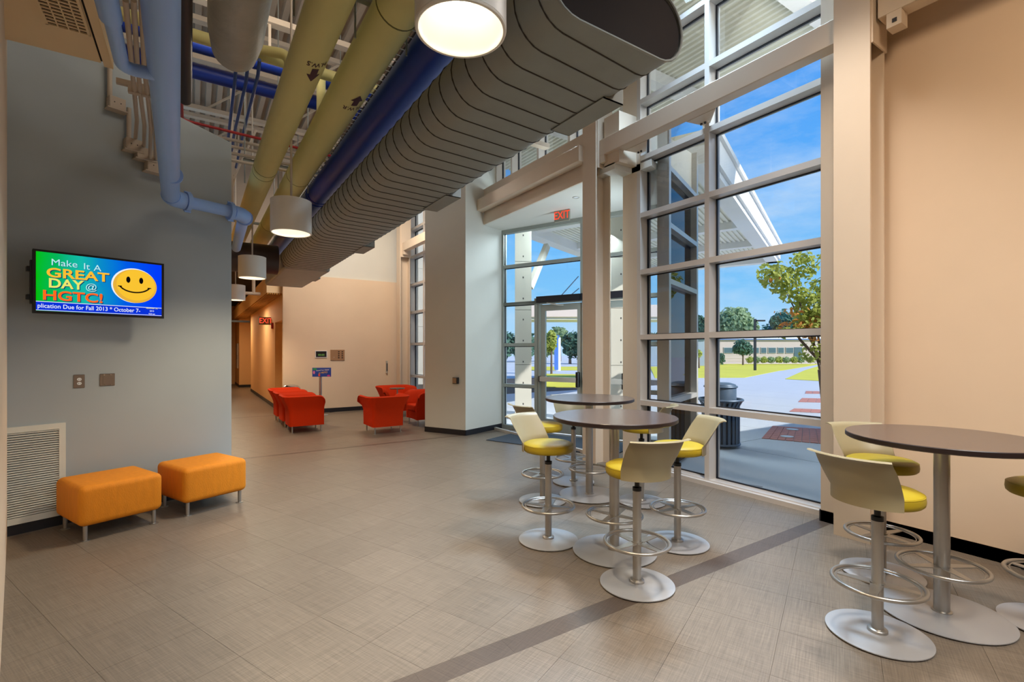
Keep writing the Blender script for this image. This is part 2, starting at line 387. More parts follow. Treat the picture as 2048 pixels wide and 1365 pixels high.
for k, (d, p) in enumerate(cands):
    if k < 296 and d < 100:
        obj('tile', MB().prism(p, -0.004, 0.0), M['floor'], fl)
    else: rest.prism(p, -0.004, 0.0)
obj('distant_tiles', rest, M['floor'], fl, kind='stuff')
for (lo, hi), (x0, x1) in zip(STR, ((-1.6, 5.2), (0.2, 5.0), (0.2, 5.0))):
    x = x0
    while x < x1-0.05:
        obj('stripe_tile', MB().box(x+0.0006, min(x+0.5, x1), lo+0.0006, hi-0.0006, -0.004, 0.0), M['stripe'], fl); x += 0.5

# ------------------------------------------------------------------ walls
def basebd(name, p, q, t=0.012, h=0.105, m=None):
    return struct(name, MB().wallbox(p, q, -t, 0, h), m or M['base_black'])
# grey angled wall
G0 = (-1.355, 5.79); Gc = (0.355, 6.51)
Gd = Vector((Gc[0]-G0[0], Gc[1]-G0[1])).normalized(); Gl = math.hypot(Gc[0]-G0[0], Gc[1]-G0[1])
Gs = (G0[0]-Gd.x*1.5, G0[1]-Gd.y*1.5)
w = MB(); n2 = Vector((-Gd.y, Gd.x))*0.14
prof = [(-1.5, 0), (Gl, 0), (Gl, 4.0), (1.15, 4.12), (1.12, 4.42), (-1.5, 4.42)]
vs = []
for off in (0, 1):
    for t, z in prof: vs.append((G0[0]+Gd.x*t+n2.x*off, G0[1]+Gd.y*t+n2.y*off, z))
m_ = len(prof)
w.add(vs, [tuple(range(m_)), tuple(range(m_, 2*m_))[::-1]]+[(i, m_+i, m_+(i+1) % m_, (i+1) % m_) for i in range(m_)])
struct('wall_left', w, M['wall_grey'])
basebd('baseboard_left', (G0[0]-Gd.x*1.4, G0[1]-Gd.y*1.4), Gc)
# near wall seen edge-on at the left margin
e0, e1 = CW(-4.33, 4.16), CW(-2.43, 2.30)
struct('wall_near', MB().prism([e0, e1, (e1[0]-0.02, e1[1]-0.35), (e0[0]-0.5, e0[1]-0.35)], 0, 4.42), M['wall_cream'])
struct('wall_rear_left', MB().box(-4.5, -4.35, -4, 7.4, 0, 6.6), M['wall_cream'])
struct('wall_rear', MB().box(-4.5, 5.3, -4.12, -4, 0, 6.6), M['wall_cream'])
# right wall
struct('wall_right', MB().box(5.02, 5.3, -4, 1.98, 0, 6.6), M['wall_cream'])
basebd('baseboard_right', (5.02, -3.9), (5.02, 1.98))
struct('trim_1', MB().box(4.86, 5.30, 1.98, 2.20, 0, 6.6), M['steel_cream'])
basebd('baseboard_jamb', (4.86, 2.20), (4.86, 1.98), t=-0.012)
struct('baseboard_jamb_end', MB().box(4.86, 5.02, 2.20, 2.212, 0, 0.105), M['base_black'])
# back wall, lower face forward of the upper one
struct('wall_back', MB().box(1.80, 5.25, 13.0, 13.12, 0, 3.47), M['wall_cream'])
struct('wall_back_upper', MB().box(1.80, 5.25, 13.06, 13.3, 3.47, 6.6), M['wall_pale'])
basebd('baseboard_back', (1.80, 13.0), (4.9, 13.0))
# corridor
cor = MB(); cor.box(1.83, 2.4, 14.63, 21.5, 0, 4.0); cor.box(1.60, 2.4, 24.0, 26.5, 0, 4.0)
cor.box(2.1, 2.4, 13.12, 14.7, 0, 4.0); cor.box(2.1, 2.4, 21.5, 24.0, 0, 4.0)
struct('wall_corridor_right', cor, M['wall_orange'])
struct('wall_corridor_header', MB().box(1.83, 2.4, 13.12, 14.63, 2.35, 4.0), M['wall_orange'])
struct('wall_corridor_left', MB().box(-0.1, 0.2, 7.2, 27, 0, 4.0), M['wall_orange'])
struct('wall_corridor_end', MB().box(0, 2.4, 26.5, 26.6, 0, 4.0), M['wall_orange'])
b = MB(); b.wallbox((1.83, 14.63), (1.83, 21.5), 0.012, 0, 0.105); b.box(1.82, 2.1, 14.615, 14.63, 0, 0.105)
b.box(1.6, 2.1, 23.985, 24.0, 0, 0.105); b.box(1.588, 1.6, 24, 26.5, 0, 0.105)
struct('baseboard_corridor', b, M['base_black'])
struct('ceiling_corridor', MB().box(0.1, 2.4, 13.2, 26.6, 3.7, 3.8), M['duct_dark'])
sf = struct('ceiling_soffit', MB().box(1.46, 1.83, 13.15, 26.5, 3.0, 3.4), M['soffit'])
for i in range(7):
    obj('slat', MB().box(1.47+i*0.05, 1.505+i*0.05, 13.15, 26.4, 2.965, 3.0), M['lampbar'], sf)
# main deck ceiling
dk = MB()
for i in range(56):
    x = -4.4+i*0.18
    dk.add([(x, -4, 6.60), (x+.06, -4, 6.60), (x+.08, -4, 6.52), (x+.16, -4, 6.52), (x+.18, -4, 6.60),
            (x, 13.3, 6.60), (x+.06, 13.3, 6.60), (x+.08, 13.3, 6.52), (x+.16, 13.3, 6.52), (x+.18, 13.3, 6.60)],
           [(j, j+1, j+6, j+5) for j in range(4)])
dk.box(-4.5, 5.6, -4, 13.3, 6.63, 6.75)
struct('ceiling', dk, M['deck'])
struct('wall_over_corridor', MB().box(-4.5, 1.8, 13.06, 13.3, 4.0, 6.6), M['deck'])
struct('wall_rear_top', MB().box(-4.5, -0.5, 9.5, 9.6, 0, 6.6), M['deck'])

# tan low soffit at top left with its grille
so = struct('ceiling_low_soffit', MB().prism([(-4.3, 0.3), (-0.60, 0.3), (-0.60, 4.82), (-4.3, 4.82)], 3.78, 4.5), M['soffit'])
obj('edge_strip', MB().box(-0.585, -0.53, 0.3, 4.85, 3.77, 4.5), M['soffit'], so)
obj('reveal', MB().box(-0.60, -0.585, 0.3, 4.80, 3.785, 4.4), M['duct_dark'], so)
gr = thing('ceiling_grille', 'dark slatted return-air grille in the tan low ceiling at top left', 'vent', (-0.72, 3.9, 3.775))
obj('backing', MB().box(-0.10, 0.10, -0.55, 0.50, -0.004, 0.002), M['duct_dark'], gr)
f_ = MB(); f_.box(-0.115, -0.10, -0.56, 0.51, -0.016, 0.0); f_.box(0.10, 0.115, -0.56, 0.51, -0.016, 0.0)
f_.box(-0.115, 0.115, 0.50, 0.515, -0.016, 0.0); f_.box(-0.115, 0.115, -0.565, -0.55, -0.016, 0.0)
obj('frame', f_, M['soffit'], gr)
for i in range(26): obj('slat', MB().box(-0.10, 0.10, -0.54+i*0.04, -0.525+i*0.04, -0.012, -0.003), M['soffit'], gr)
for i in range(3): obj('cross_bar', MB().box(-0.055+i*0.055, -0.047+i*0.055, -0.55, 0.50, -0.015, -0.01), M['soffit'], gr)

# pillar between the lounge and the entry
P1, P2, P3 = (3.766, 8.874), (4.21, 8.02), (5.24, 8.40)
struct('wall_pillar', MB().prism([P1, P2, (4.2101, 8.0202), (5.0, 9.4), (4.2, 9.3)], 0, 6.6), M['wall_pale'])
struct('wall_entry_left', MB().prism([P2, P3, (5.15, 8.62), (4.3, 8.3)], 0, 6.6), M['wall_pale'])
basebd('baseboard_pillar', P1, P2, t=0.012, h=0.10)
basebd('baseboard_entry', P2, P3, t=0.012, h=0.10)

# ------------------------------------------------------------------ window bays on the A line (inner face x = 5.05, glass x = 5.2)
ZB = [0.03, 0.878, 1.765, 2.645, 3.415, 4.185, 4.955, 5.725, 6.45]
def bay(name, a0, a1, mull, zs=ZB, face=M['win'], only_from=0):
    r = struct(name)
    zt, zb = zs[-1]+0.05, zs[0]-0.03
    obj('frame', MB().box(5.05, 5.26, a0, a0+0.06, zb, zt), face, r); obj('frame', MB().box(5.05, 5.26, a1-0.06, a1, zb, zt), face, r)
    for m_ in mull: obj('mullion', MB().box(5.05, 5.26, m_-0.03, m_+0.03, zb, zt), face, r)
    ed = [a0+0.03]+list(mull)+[a1-0.03]
    for z in zs:
        for k in range(len(ed)-1):
            obj('transom', MB().box(5.052, 5.255, ed[k]+0.03, ed[k+1]-0.03, z-0.033, z+0.033), face, r)
    for k in range(len(ed)-1):
        for j in range(len(zs)-1):
            y0, y1, z0, z1 = ed[k]+0.03, ed[k+1]-0.03, zs[j]+0.033, zs[j+1]-0.033
            obj('pane', MB().box(5.200, 5.206, y0, y1, z0, z1), M['glass'], r)
            g = MB(); g.box(5.185, 5.21, y0, y0+0.014, z0, z1); g.box(5.185, 5.21, y1-0.014, y1, z0, z1)
            g.box(5.185, 5.21, y0, y1, z0, z0+0.012); g.box(5.185, 5.21, y0, y1, z1-0.012, z1)
            obj('gasket', g, M['gasket'], r)
    obj('sill', MB().box(5.00, 5.05, a0, a1, 0, 0.05), face, r)
    return r
bay('window_1', 2.20, 4.61, [3.53])
bay('window_2', 8.95, 12.98, [10.0, 11.0, 12.0])
bay('window_3', 4.87, 8.35, [5.55, 6.05, 6.9, 7.75], zs=[4.78, 5.75, 6.5])
struct('trim_2', MB().box(5.05, 5.30, 4.61, 4.87, 0, 6.6), M['steel_cream'])
struct('trim_3', MB().box(4.85, 5.3, 12.98, 13.06, 0, 6.6), M['steel_cream'])

# entry storefront on the rotated grid
ES = (5.23, 8.39); ED = (0.3881, -0.9216); EN = (0.9216, 0.3881)
def ept(t, n=0): return (ES[0]+ED[0]*t+EN[0]*n, ES[1]+ED[1]*t+EN[1]*n)
def ebar(t0, t1, z0, z1, n0=0.0, n1=0.11, mb=None):
    mb = mb or MB(); p = [ept(t0, n0), ept(t1, n0), ept(t1, n1), ept(t0, n1)]; return mb.prism(p, z0, z1)
sfz = [0.0, 0.88, 1.70, 2.52, 3.28, 4.03]
wf = struct('window_4')
D = M['alu_door']
for t0, t1, zt in ((0, 0.05, 4.03), (0.78, 0.85, 2.6), (2.72, 2.79, 4.03), (3.66, 3.74, 4.03)): obj('mullion', ebar(t0, t1, 0, zt), D, wf)
obj('mullion', ebar(1.765, 1.82, 2.6, 4.03), D, wf)
for t0, t1, zs_ in ((0.05, 0.78, sfz[:4]), (2.79, 3.66, sfz), (0.05, 1.765, sfz[3:]), (1.82, 2.72, sfz[3:])):
    for z in zs_:
        h = 0.10 if z in (0.0,) else 0.032
        z0 = z if z == 0 else (z-0.075 if z == 4.03 else z-h)
        obj('transom', ebar(t0, t1, z0, z if z == 4.03 else z+h*(1 if z else .8)), D, wf)
    for j in range(len(zs_)-1):
        obj('pane', ebar(t0, t1, zs_[j]+0.03, zs_[j+1]-0.03, 0.05, 0.056), M['glass'], wf)
        g = MB(); ebar(t0, t0+0.012, zs_[j]+0.03, zs_[j+1]-0.03, 0.045, 0.062, g); ebar(t0, t1, zs_[j+1]-0.045, zs_[j+1]-0.032, 0.045, 0.062, g)
        obj('gasket', g, M['gasket'], wf)
def leaf_door(name, t0, t1, hinge_left):
    r = struct(name); z1 = 2.47
    obj('door_jamb', ebar(t0-0.04, t0, 0, 2.52), D, r)
    d = MB(); ebar(t0, t0+0.11, 0.02, z1, 0.03, 0.075, d); ebar(t1-0.11, t1, 0.02, z1, 0.03, 0.075, d)
    ebar(t0+0.11, t1-0.11, 0.02, 0.27, 0.03, 0.075, d); ebar(t0+0.11, t1-0.11, z1-0.12, z1, 0.03, 0.075, d)
    lf = obj('door_leaf', d, D, r)
    obj('pane', ebar(t0+0.11, t1-0.11, 0.27, z1-0.12, 0.05, 0.056), M['glass'], lf)
    p, q = ept(t0+0.03, -0.06), ept(t1-0.06, -0.06)
    obj('push_bar', MB().bar((*p, 1.04), (*q, 1.04), 0.06, 0.09), M['alu'], r)
    e = ept(t0+0.03, -0.06); e2 = ept(t0+0.05, -0.06)
    obj('bar_cap', MB().bar((*e, 1.04), (*e2, 1.04), 0.07, 0.11), M['black'], r)
    a_, b_ = ept(t1-0.09, -0.05), ept(t1-0.03, -0.05)
    obj('latch_case', MB().bar((*a_, 1.05), (*b_, 1.05), 0.08, 0.28), M['black'], r, bevel=0.008)
    obj('closer', ebar(t0-0.02, t1, 2.50, 2.62, -0.10, -0.005), M['base_black'], r)
    c0, c1 = ept(t0+0.2, -0.07), ept(t0+0.45, -0.05)
    obj('closer_arm', MB().tube([(*c0, 2.49), (*c1, 2.44), (*ept(t0+0.52, 0.0), 2.44)], 0.012, 8), M['alu'], r)
    return r
leaf_door('door_1', 0.90, 1.80, True); leaf_door('door_2', 1.84, 2.68, False)
# glazed return of the entry, seen from inside through the main window
rt = struct('window_5'); RP = ept(3.72, 0.0)
def rpt(s_, n=0): return (RP[0]-EN[0]*s_+ED[0]*n, RP[1]-EN[1]*s_+ED[1]*n)
RL = 1.50
def rbar(s0, s1, z0, z1, n0=-0.06, n1=0.10, mb=None):
    mb = mb or MB(); return mb.prism([rpt(s0, n0), rpt(s1, n0), rpt(s1, n1), rpt(s0, n1)], z0, z1)
for s0 in (-0.08, RL-0.06): obj('mullion', rbar(s0, s0+0.09, 0, 4.75), M['alu'], rt)
for z in (0.10, 0.88, 2.52, 3.28, 4.05): obj('transom', rbar(0, RL, z-0.035, z+0.035), M['alu'], rt)
zz = [0.0, 0.88, 2.52, 3.28, 4.05]
for j in range(4): obj('pane', rbar(0, RL, zz[j]+0.035, zz[j+1]-0.035, 0.0, 0.006), M['glass_dark'], rt)
obj('inner_post', rbar(0.28, 0.50, 0, 4.05, -0.16, -0.08), M['bin'], rt)
# vestibule soffit, fascia
vs_ = [(4.72, 4.70), (5.05, 4.70), (5.05, 4.36), ept(3.74), ept(0), (4.72, 8.21)]
struct('ceiling_entry', MB().prism(vs_, 4.03, 4.12), M['ceil_white'])
struct('trim_4', MB().box(4.70, 4.85, 5.0, 8.2, 4.032, 4.72), M['steel_cream'])
struct('trim_5', MB().box(4.72, 5.05, 4.62, 4.90, 4.10, 4.78), M['steel_cream'])
struct('trim_6', MB().prism([(5.06, 4.60), (5.28, 4.60), ept(3.74), ept(3.6), (5.06, 4.86)], 4.12, 4.75), M['ceil_white'])
# steel columns and the tie beams
def column(name, a0, label, c0=4.60, z1=6.6):
    t = thing(name, label, 'column', (c0, a0, 0), 0, None)
    obj('flange', MB().box(0, 0.022, 0, 0.27, 0, z1), M['steel_cream'], t); obj('flange', MB().box(0.258, 0.28, 0, 0.27, 0, z1), M['steel_cream'], t)
    obj('web', MB().box(0.022, 0.258, 0.125, 0.145, 0, z1), M['steel_cream'], t)
    p = MB(); p.box(0.022, 0.30, -0.012, 0.0, 4.10, 5.2)
    obj('end_plate', p, M['steel_cream'], t)
    return t
column('steel_column', 1.71, 'cream steel H-column at the right end of the tall window wall')
column('steel_column', 4.94, 'cream steel H-column standing between the tall window and the glass entry')
column('steel_column', 12.52, 'cream steel H-column beside the far back wall behind the red chairs')
def beam(a0, a1, label, ze=0):
    t = thing('tie_beam', label, 'beam', (4.66, a0, 4.26))
    L = a1-a0
    b_ = MB(); b_.box(0, 0.012, 0, L, 0, 0.215); b_.box(0.012, 0.15, 0, L, 0.0, 0.012); b_.box(0.012, 0.15, 0, L, 0.203, 0.215); b_.box(0.138, 0.15, 0, L, 0.012, 0.203)
    obj('beam_body', b_, M['steel_cream'], t, bevel=0.003)
    return t
tb = beam(1.98, 4.93, 'glossy cream horizontal steel beam crossing in front of the tall window')
for a_ in (3.53, 4.50):
    g = MB(); g.prism([(0.15, a_-1.98-0.28), (0.15, a_-1.98+0.10), (0.40, a_-1.98+0.05), (0.40, a_-1.98-0.04)], -0.004, 0.008)
    br = obj('bracket', g, M['steel_cream'], tb)
    for q in range(2): obj('bolt', MB().lathe([(0.014, 0), (0.014, 0.02)], 8, (0.33, a_-1.98-0.02+q*0.05, -0.022)), M['bolt'], br)
tb2 = beam(5.20, 8.22, 'glossy cream horizontal steel beam above the glass entry'); tb2.location.x = 4.52
obj('end_cap', MB().box(-0.004, 0.154, -0.006, 0.0, -0.004, 0.219), M['steel_cream'], tb2)
tb3 = beam(-1.5, 1.68, 'cream steel beam end with bracket at the top right above the tan wall'); tb3.location.z = 4.29
br = obj('bracket', MB().box(0.0, 0.12, 3.02, 3.12, -0.12, -0.002), M['steel_cream'], tb3)
obj('bolt', MB().box(-0.006, 0.0, 3.05, 3.08, -0.09, -0.06), M['bolt'], br)
tb4 = beam(9.3, 12.5, 'cream steel beam meeting the far column behind the pillar')
for o_ in (tb, tb4):
    obj('seat_angle', MB().box(0.0, 0.12, (2.86 if o_ is tb else 3.12), (2.94 if o_ is tb else 3.19), -0.10, -0.002), M['steel_cream'], o_)

# ------------------------------------------------------------------ ceiling services
def pipe(name, pts, r, m, label, cat='pipe', n=20, group=None, rings=(), ring_m=None, rr=1.03):
    p0 = Vector(pts[0]); t = thing(name, label, cat, tuple(p0), 0, group)
    obj('pipe_run', MB().tube([Vector(p)-p0 for p in pts], r, n), m, t)
    for a_ in rings:
        obj('band', MB().tube([(0, a_-p0.y-0.006, 0), (0, a_-p0.y+0.006, 0)], r*rr, n), ring_m or m, t)
    return t
def fillet(p, q, s_, r, n=6):
    p, q, s_ = Vector(p), Vector(q), Vector(s_)
    a = q+(p-q).normalized()*r; b = q+(s_-q).normalized()*r
    return [tuple(a*(1-t)**2+q*2*t*(1-t)+b*t*t) for t in [i/n for i in range(n+1)]]
Y1 = dict(c=0.708, z=H+2.2, r=0.13); Y2 = dict(c=1.087, z=H+2.2, r=0.142)
pipe('insulated_pipe', [(Y1['c'], 0.6, Y1['z']), (Y1['c'], 12.2, Y1['z'])], Y1['r'], M['ypipe'],
     'pale yellow-green insulated pipe nearest the left, marked with a downward arrow', 'pipe', 28, 'yellow-green insulated pipes',
     rings=(2.9, 6.45, 6.62, 9.2, 11.0), ring_m=M['ydark'], rr=1.012)
pipe('insulated_pipe', [(Y2['c'], 0.6, Y2['z']), (Y2['c'], 12.2, Y2['z'])], Y2['r'], M['ypipe'],
     'pale yellow-green insulated pipe beside the dark blue pipe, marked with an upward arrow', 'pipe', 28, 'yellow-green insulated pipes',
     rings=(2.55, 3.0, 6.55, 9.3, 11.2), ring_m=M['ydark'], rr=1.012)
def arrow(y0, y1, w):
    mb = MB(); n = 16; m = y0+(y1-y0)*0.45
    for i in range(n):                                        # shaft and head in narrow strips so the print follows the curve
        x0, x1 = -w/2+w*i/n, -w/2+w*(i+1)/n
        e = lambda x: y1-(y1-m)*abs(x)/(w/2)
        b0 = y0 if abs((x0+x1)/2) < w*0.22 else m
        mb.add([(x0, b0, 0), (x1, b0, 0), (x1, e(x1), 0), (x0, e(x0), 0)], [(0, 1, 2, 3)])
    return mb
def wrap(mb, P, a0, phi):                                    # wrap a flat print round the pipe, reading from below
    R = P['r']+0.0025
    mb.v = [(P['c']+R*math.sin(phi-v[0]/R), a0+v[1], P['z']-R*math.cos(phi-v[0]/R)) for v in mb.v]
    return mb
def pipe_mark(root_i, txt, a0, phi, P, sgn):
    root = [o for o in bpy.data.objects if o.name.startswith('insulated_pipe')][root_i]
    off = Vector(root.location)
    for mb, nm in ((text_mesh(txt, 0.055, 0.0006), 'lettering'), (arrow(0.06*sgn, 0.25*sgn, 0.10), 'arrow_mark')):
        mb.v = [(v[0], v[1]*(1.5 if nm == 'lettering' else 1), v[2]) for v in mb.v]; wrap(mb, P, a0, phi); mb.v = [tuple(Vector(v)-off) for v in mb.v]
        obj(nm, mb, M['label'], root)
pipe_mark(0, 'H.W.S', 3.72, 0.28, Y1, 1)
pipe_mark(1, 'H.W.R', 4.20, 0.22, Y2, -1)
pipe('water_main', [(1.42, 0.6, H+2.15), (1.42, 12.6, H+2.15)], 0.145, M['dblue'], 'large dark blue pipe running between the yellow-green pipe and the duct', 'pipe', 28,
     rings=(7.0, 7.12), rr=1.06)
pipe('branch_pipe', [(1.67, 0.6, H+2.22), (1.67, 12.0, H+2.22)], 0.035, M['mblue'], 'thin blue pipe running just above the left edge of the duct', 'pipe', 12)
for k, a_ in enumerate((4.4, 7.4)):
    t = thing('pipe_support', 'dark blue pipe support post beside the %s stretch of the duct' % ('near' if k == 0 else 'far'), 'support', (1.56, a_, H+2.15))
    obj('post', MB().box(-0.02, 0.02, -0.02, 0.02, -0.02, 0.5), M['dblue'], t); obj('arm', MB().bar((-0.1, 0, 0.1), (0.1, 0, -0.02), 0.02, 0.02), M['dblue'], t)
# light blue main with flanges and elbows
lb = thing('roof_drain_pipe', 'light blue pipe coming forward at top left and turning along the grey wall', 'pipe', (-0.127, 2.6, H+1.55))
base = Vector(lb.location)
def rel(ps): return [tuple(Vector(p)-base) for p in ps]
za = H+1.55; A0 = (-0.09, 0.6, za); A1 = (-0.205, 6.02, za); A2 = (0.47, 6.29, za); A3 = (0.52, 8.4, za)
e1_ = fillet(A0, A1, A2, 0.12); e2_ = fillet(A1, A2, A3, 0.12)
obj('pipe_run', MB().tube(rel([A0, (-0.127, 2.6, za), e1_[0]]), 0.076, 24), M['lblue'], lb)
obj('elbow', MB().tube(rel(e1_), 0.084, 24), M['lblue'], lb)
obj('cross_run', MB().tube(rel([e1_[-1], e2_[0]]), 0.062, 24), M['lblue'], lb)
obj('elbow', MB().tube(rel(e2_), 0.078, 24), M['lblue'], lb)
obj('far_run', MB().tube(rel([e2_[-1], A3]), 0.062, 20), M['lblue'], lb)
def flange(p, d, r):
    p = Vector(p); d = Vector(d).normalized()
    return MB().tube(rel([p-d*0.02, p+d*0.02]), r, 24)
dB3 = (Vector(A2)-Vector(A1)).normalized()
fa = obj('flange', flange(Vector(A1)+dB3*0.15, dB3, 0.098), M['lblue'], lb)
fb = obj('flange', flange(Vector(A2)-dB3*0.15, dB3, 0.098), M['lblue'], lb)
for fl_, p_ in ((fa, Vector(A1)+dB3*0.15), (fb, Vector(A2)-dB3*0.15)):
    for q in range(2):
        obj('bolt', MB().tube(rel([p_+Vector((0, 0, -0.10))+dB3*(-0.03), p_+Vector((0, 0, -0.10))+dB3*0.03]), 0.010, 8) if q else
            MB().tube(rel([p_+Vector((0, 0, 0.10))+dB3*(-0.03), p_+Vector((0, 0, 0.10))+dB3*0.03]), 0.010, 8), M['lblue'], fl_)
obj('flange', MB().tube(rel([(0.48, 6.42, za), (0.48, 6.46, za)]), 0.09, 24), M['lblue'], lb)
obj('coupling', MB().tube(rel([(-0.165, 5.2, za), (-0.166, 5.23, za)]), 0.079, 24), M['lblue'], lb)
bpz = H+1.52
bf = fillet((-0.31, 1.4, bpz), (-0.325, 3.32, bpz), (-0.14, 3.30, bpz), 0.07)
obj('branch', MB().tube(rel([(-0.30, 1.2, bpz)]+bf+[(-0.14, 3.30, bpz)]), 0.033, 16), M['lblue'], lb)
obj('branch_collar', MB().tube(rel([(-0.318, 2.55, bpz), (-0.322, 2.85, bpz)]), 0.045, 16), M['lblue'], lb)
# charcoal, red, insulated
t = pipe('charcoal_pipe', [(-0.04, 0.6, H+2.3), (-0.075, 5.35, H+2.3)], 0.052, M['darkpipe'], 'charcoal pipe ending beside the light blue pipe', 'pipe', 20)
red = fillet((-0.10, 0.6, H+2.6), (-0.12, 6.6, H+2.6), (2.6, 6.6, H+2.5), 0.08)
pipe('sprinkler_pipe', [(-0.10, 0.6, H+2.6)]+red+[(2.9, 6.6, H+2.5)], 0.016, M['redpipe'], 'thin red sprinkler pipe bending behind the light blue pipe', 'pipe', 10)
ins = MB(); pts = [(0.24, 0.4, H+2.42), (0.25, 3.4, H+2.42), (0.26, 4.2, H+2.40), (0.265, 4.5, H+2.42), (0.27, 4.68, H+2.45), (0.27, 4.76, H+2.48)]
ins.tube(pts, [0.185, 0.19, 0.185, 0.16, 0.10, 0.03], 24)
single('insulated_duct_run', ins, M['wrap'], 'wrinkled grey foil-wrapped pipe with a rounded end hanging at top centre-left', 'pipe')
for k, (w_, pp) in enumerate((('left', [(473, 125), (470, 160), (455, 290)]), ('middle', [(496, 125), (492, 165), (468, 270), (458, 340)]), ('right', [(519, 120), (516, 150), (489, 257), (461, 385)]))):
    pipe('copper_line', [AT(x, y, F*2.9/(HY-y)) for x, y in pp], 0.017, M['mblue'],
         '%s of three thin blue pipes dropping behind the foil-wrapped pipe' % w_, 'pipe', 12)
for k in range(2):
    c_ = 0.10+k*0.15
    pipe('copper_line', [(c_, 2.6, H+2.95), (c_, 4.3, H+2.95), (c_+0.16, 4.8, H+2.95)], 0.026, M['mblue'],
         'short thin blue pipe at the top edge beside the charcoal pipe, %s one' % ('left' if k == 0 else 'right'), 'pipe', 12)
pipe('cross_pipe', [(-1.5, 5.55, H+3.02), (2.4, 5.55, H+3.02)], 0.058, M['ypipe'], 'yellow-green pipe crossing high above the foil-wrapped pipe', 'pipe', 16)
rz_ = fillet((0.55, 5.45, H+3.02), (0.80, 5.35, H+3.0), (0.80, 5.35, H+2.2), 0.10)
pipe('riser_pipe', [(0.4, 5.5, H+3.02)]+rz_+[(0.80, 5.35, H+2.25)], 0.05, M['ypipe'], 'curved yellow-green riser dropping into the left yellow-green pipe', 'pipe', 16)
pipe('riser_pipe', [(1.22, 5.9, H+3.3), (1.22, 5.9, H+2.2)], 0.05, M['ypipe'], 'straight yellow-green riser between the two yellow-green pipes', 'pipe', 16)
pipe('cross_pipe', [(-1.5, 5.95, H+3.15), (2.6, 5.95, H+3.15)], 0.075, M['dblue'], 'dark blue pipe crossing high behind the charcoal pipe, upper one', 'pipe', 16)
pipe('cross_pipe', [(-1.5, 6.25, H+3.02), (2.6, 6.25, H+3.02)], 0.08, M['dblue'], 'dark blue pipe crossing high behind the charcoal pipe, lower one', 'pipe', 16)
# white conduits with boxes on the grey wall
def wallp(c): return 6.51+(c-0.355)*0.4211
sc_ = 2.12
def wall_hit(px, py):                                        # where a sight line meets the grey wall
    r = (px-CX)/F; dx, dy = K*r+S, -S*r+K
    # (dx*t, dy*t) on the line G0 + Gd*u
    t = (G0[0]*Gd.y-G0[1]*Gd.x)/(dx*Gd.y-dy*Gd.x); return (dx*t, dy*t, H+(HY-py)*t/F), t
def cpt_(px, py, dz): return AT(px, py, F*dz/(HY-py))
for k, pp in enumerate(([(251, 0), (264, 131), (270, 198), (274, 240), (271, 276)], [(267, 0), (275, 131), (282, 198), (289, 250), (288, 292)],
                        [(283, 0), (288, 131), (296, 198), (302, 255), (300, 316)], [(296, 0), (299, 131), (306, 198), (311, 260), (311, 318)])):
    P_ = [cpt_(x, y, sc_) for x, y in pp[:3]]; (hx, hy, hz), tt = wall_hit(*pp[4]); e_ = Vector(AT(pp[4][0], pp[4][1], tt-0.07)); f_2 = Vector(AT(pp[3][0], pp[3][1], (tt-0.07+F*sc_/(HY-198))/2))
    pipe('conduit', P_+[tuple(f_2), tuple(e_)], 0.0165, M['white_steel'],
         '%s white conduit running to a box on the grey wall' % ('leftmost', 'second', 'third', 'rightmost')[k], 'pipe', 10, 'white conduits to the grey wall')
def jbox(px, py, label, s=1.0):
    (hx, hy, hz), tt = wall_hit(px, py); t = thing('junction_box', label, 'electrical box', (hx, hy, hz), math.atan2(Gd.y, Gd.x), 'white junction boxes high on the grey wall')
    b = MB(); b.box(-0.065*s, 0.065*s, -0.09, 0.0, -0.045, 0.07); obj('box_body', b, M['white_steel'], t, bevel=0.005)
    obj('cover', MB().box(-0.08*s, 0.08*s, -0.10, 0.0, -0.055, -0.045), M['white_steel'], t)
    for q in range(2): obj('screw', MB().box(-0.03+q*0.05, -0.022+q*0.05, -0.094, -0.09, 0.01, 0.018), M['bolt'], t)
jbox(262, 296, 'white junction box ending the leftmost conduit of the bundle on the grey wall')
jbox(285, 314, 'white junction box, middle one of the three stepped boxes on the grey wall', 1.1)
jbox(306, 339, 'white junction box, lowest of the stepped boxes beside the light blue pipe', 1.2)
jbox(229, 214, 'white junction box standing apart left of the conduit bundle on the grey wall')
for x_, y_, l_ in ((221, 138, 'short white conduit dropping to the separate box left of the bundle'), (259, 190, 'short straight white conduit left of the bundle above the first stepped box')):
    (hx, hy, hz), tt = wall_hit(x_, y_+(62 if x_ < 230 else 95)); pipe('conduit', [(hx, hy-0.05, hz), (hx+0.0, hy-0.05, hz+0.32)], 0.02, M['white_steel'], l_, 'pipe', 10)
for k in range(4):
    pipe('crossing_conduit', [(-1.2, 6.75+k*0.10, H+2.30+k*0.12), (3.2, 6.75+k*0.10, H+2.30+k*0.12)], 0.02, M['white_steel'],
         '%s of the white conduits crossing above the end of the grey wall' % ('lowest', 'second lowest', 'third', 'highest')[k], 'pipe', 10)
st = thing('strut_rail', 'white slotted strut holding the conduit bundle', 'bracket', (-0.50, 5.0, H+sc_+0.03))
obj('channel', MB().box(-0.03, 0.36, -0.02, 0.02, 0, 0.04), M['white_steel'], st)
for q in range(4): obj('clamp', MB().box(0.045+q*0.045, 0.085+q*0.045, -0.025, 0.025, -0.05, 0.0), M['white_steel'], st)
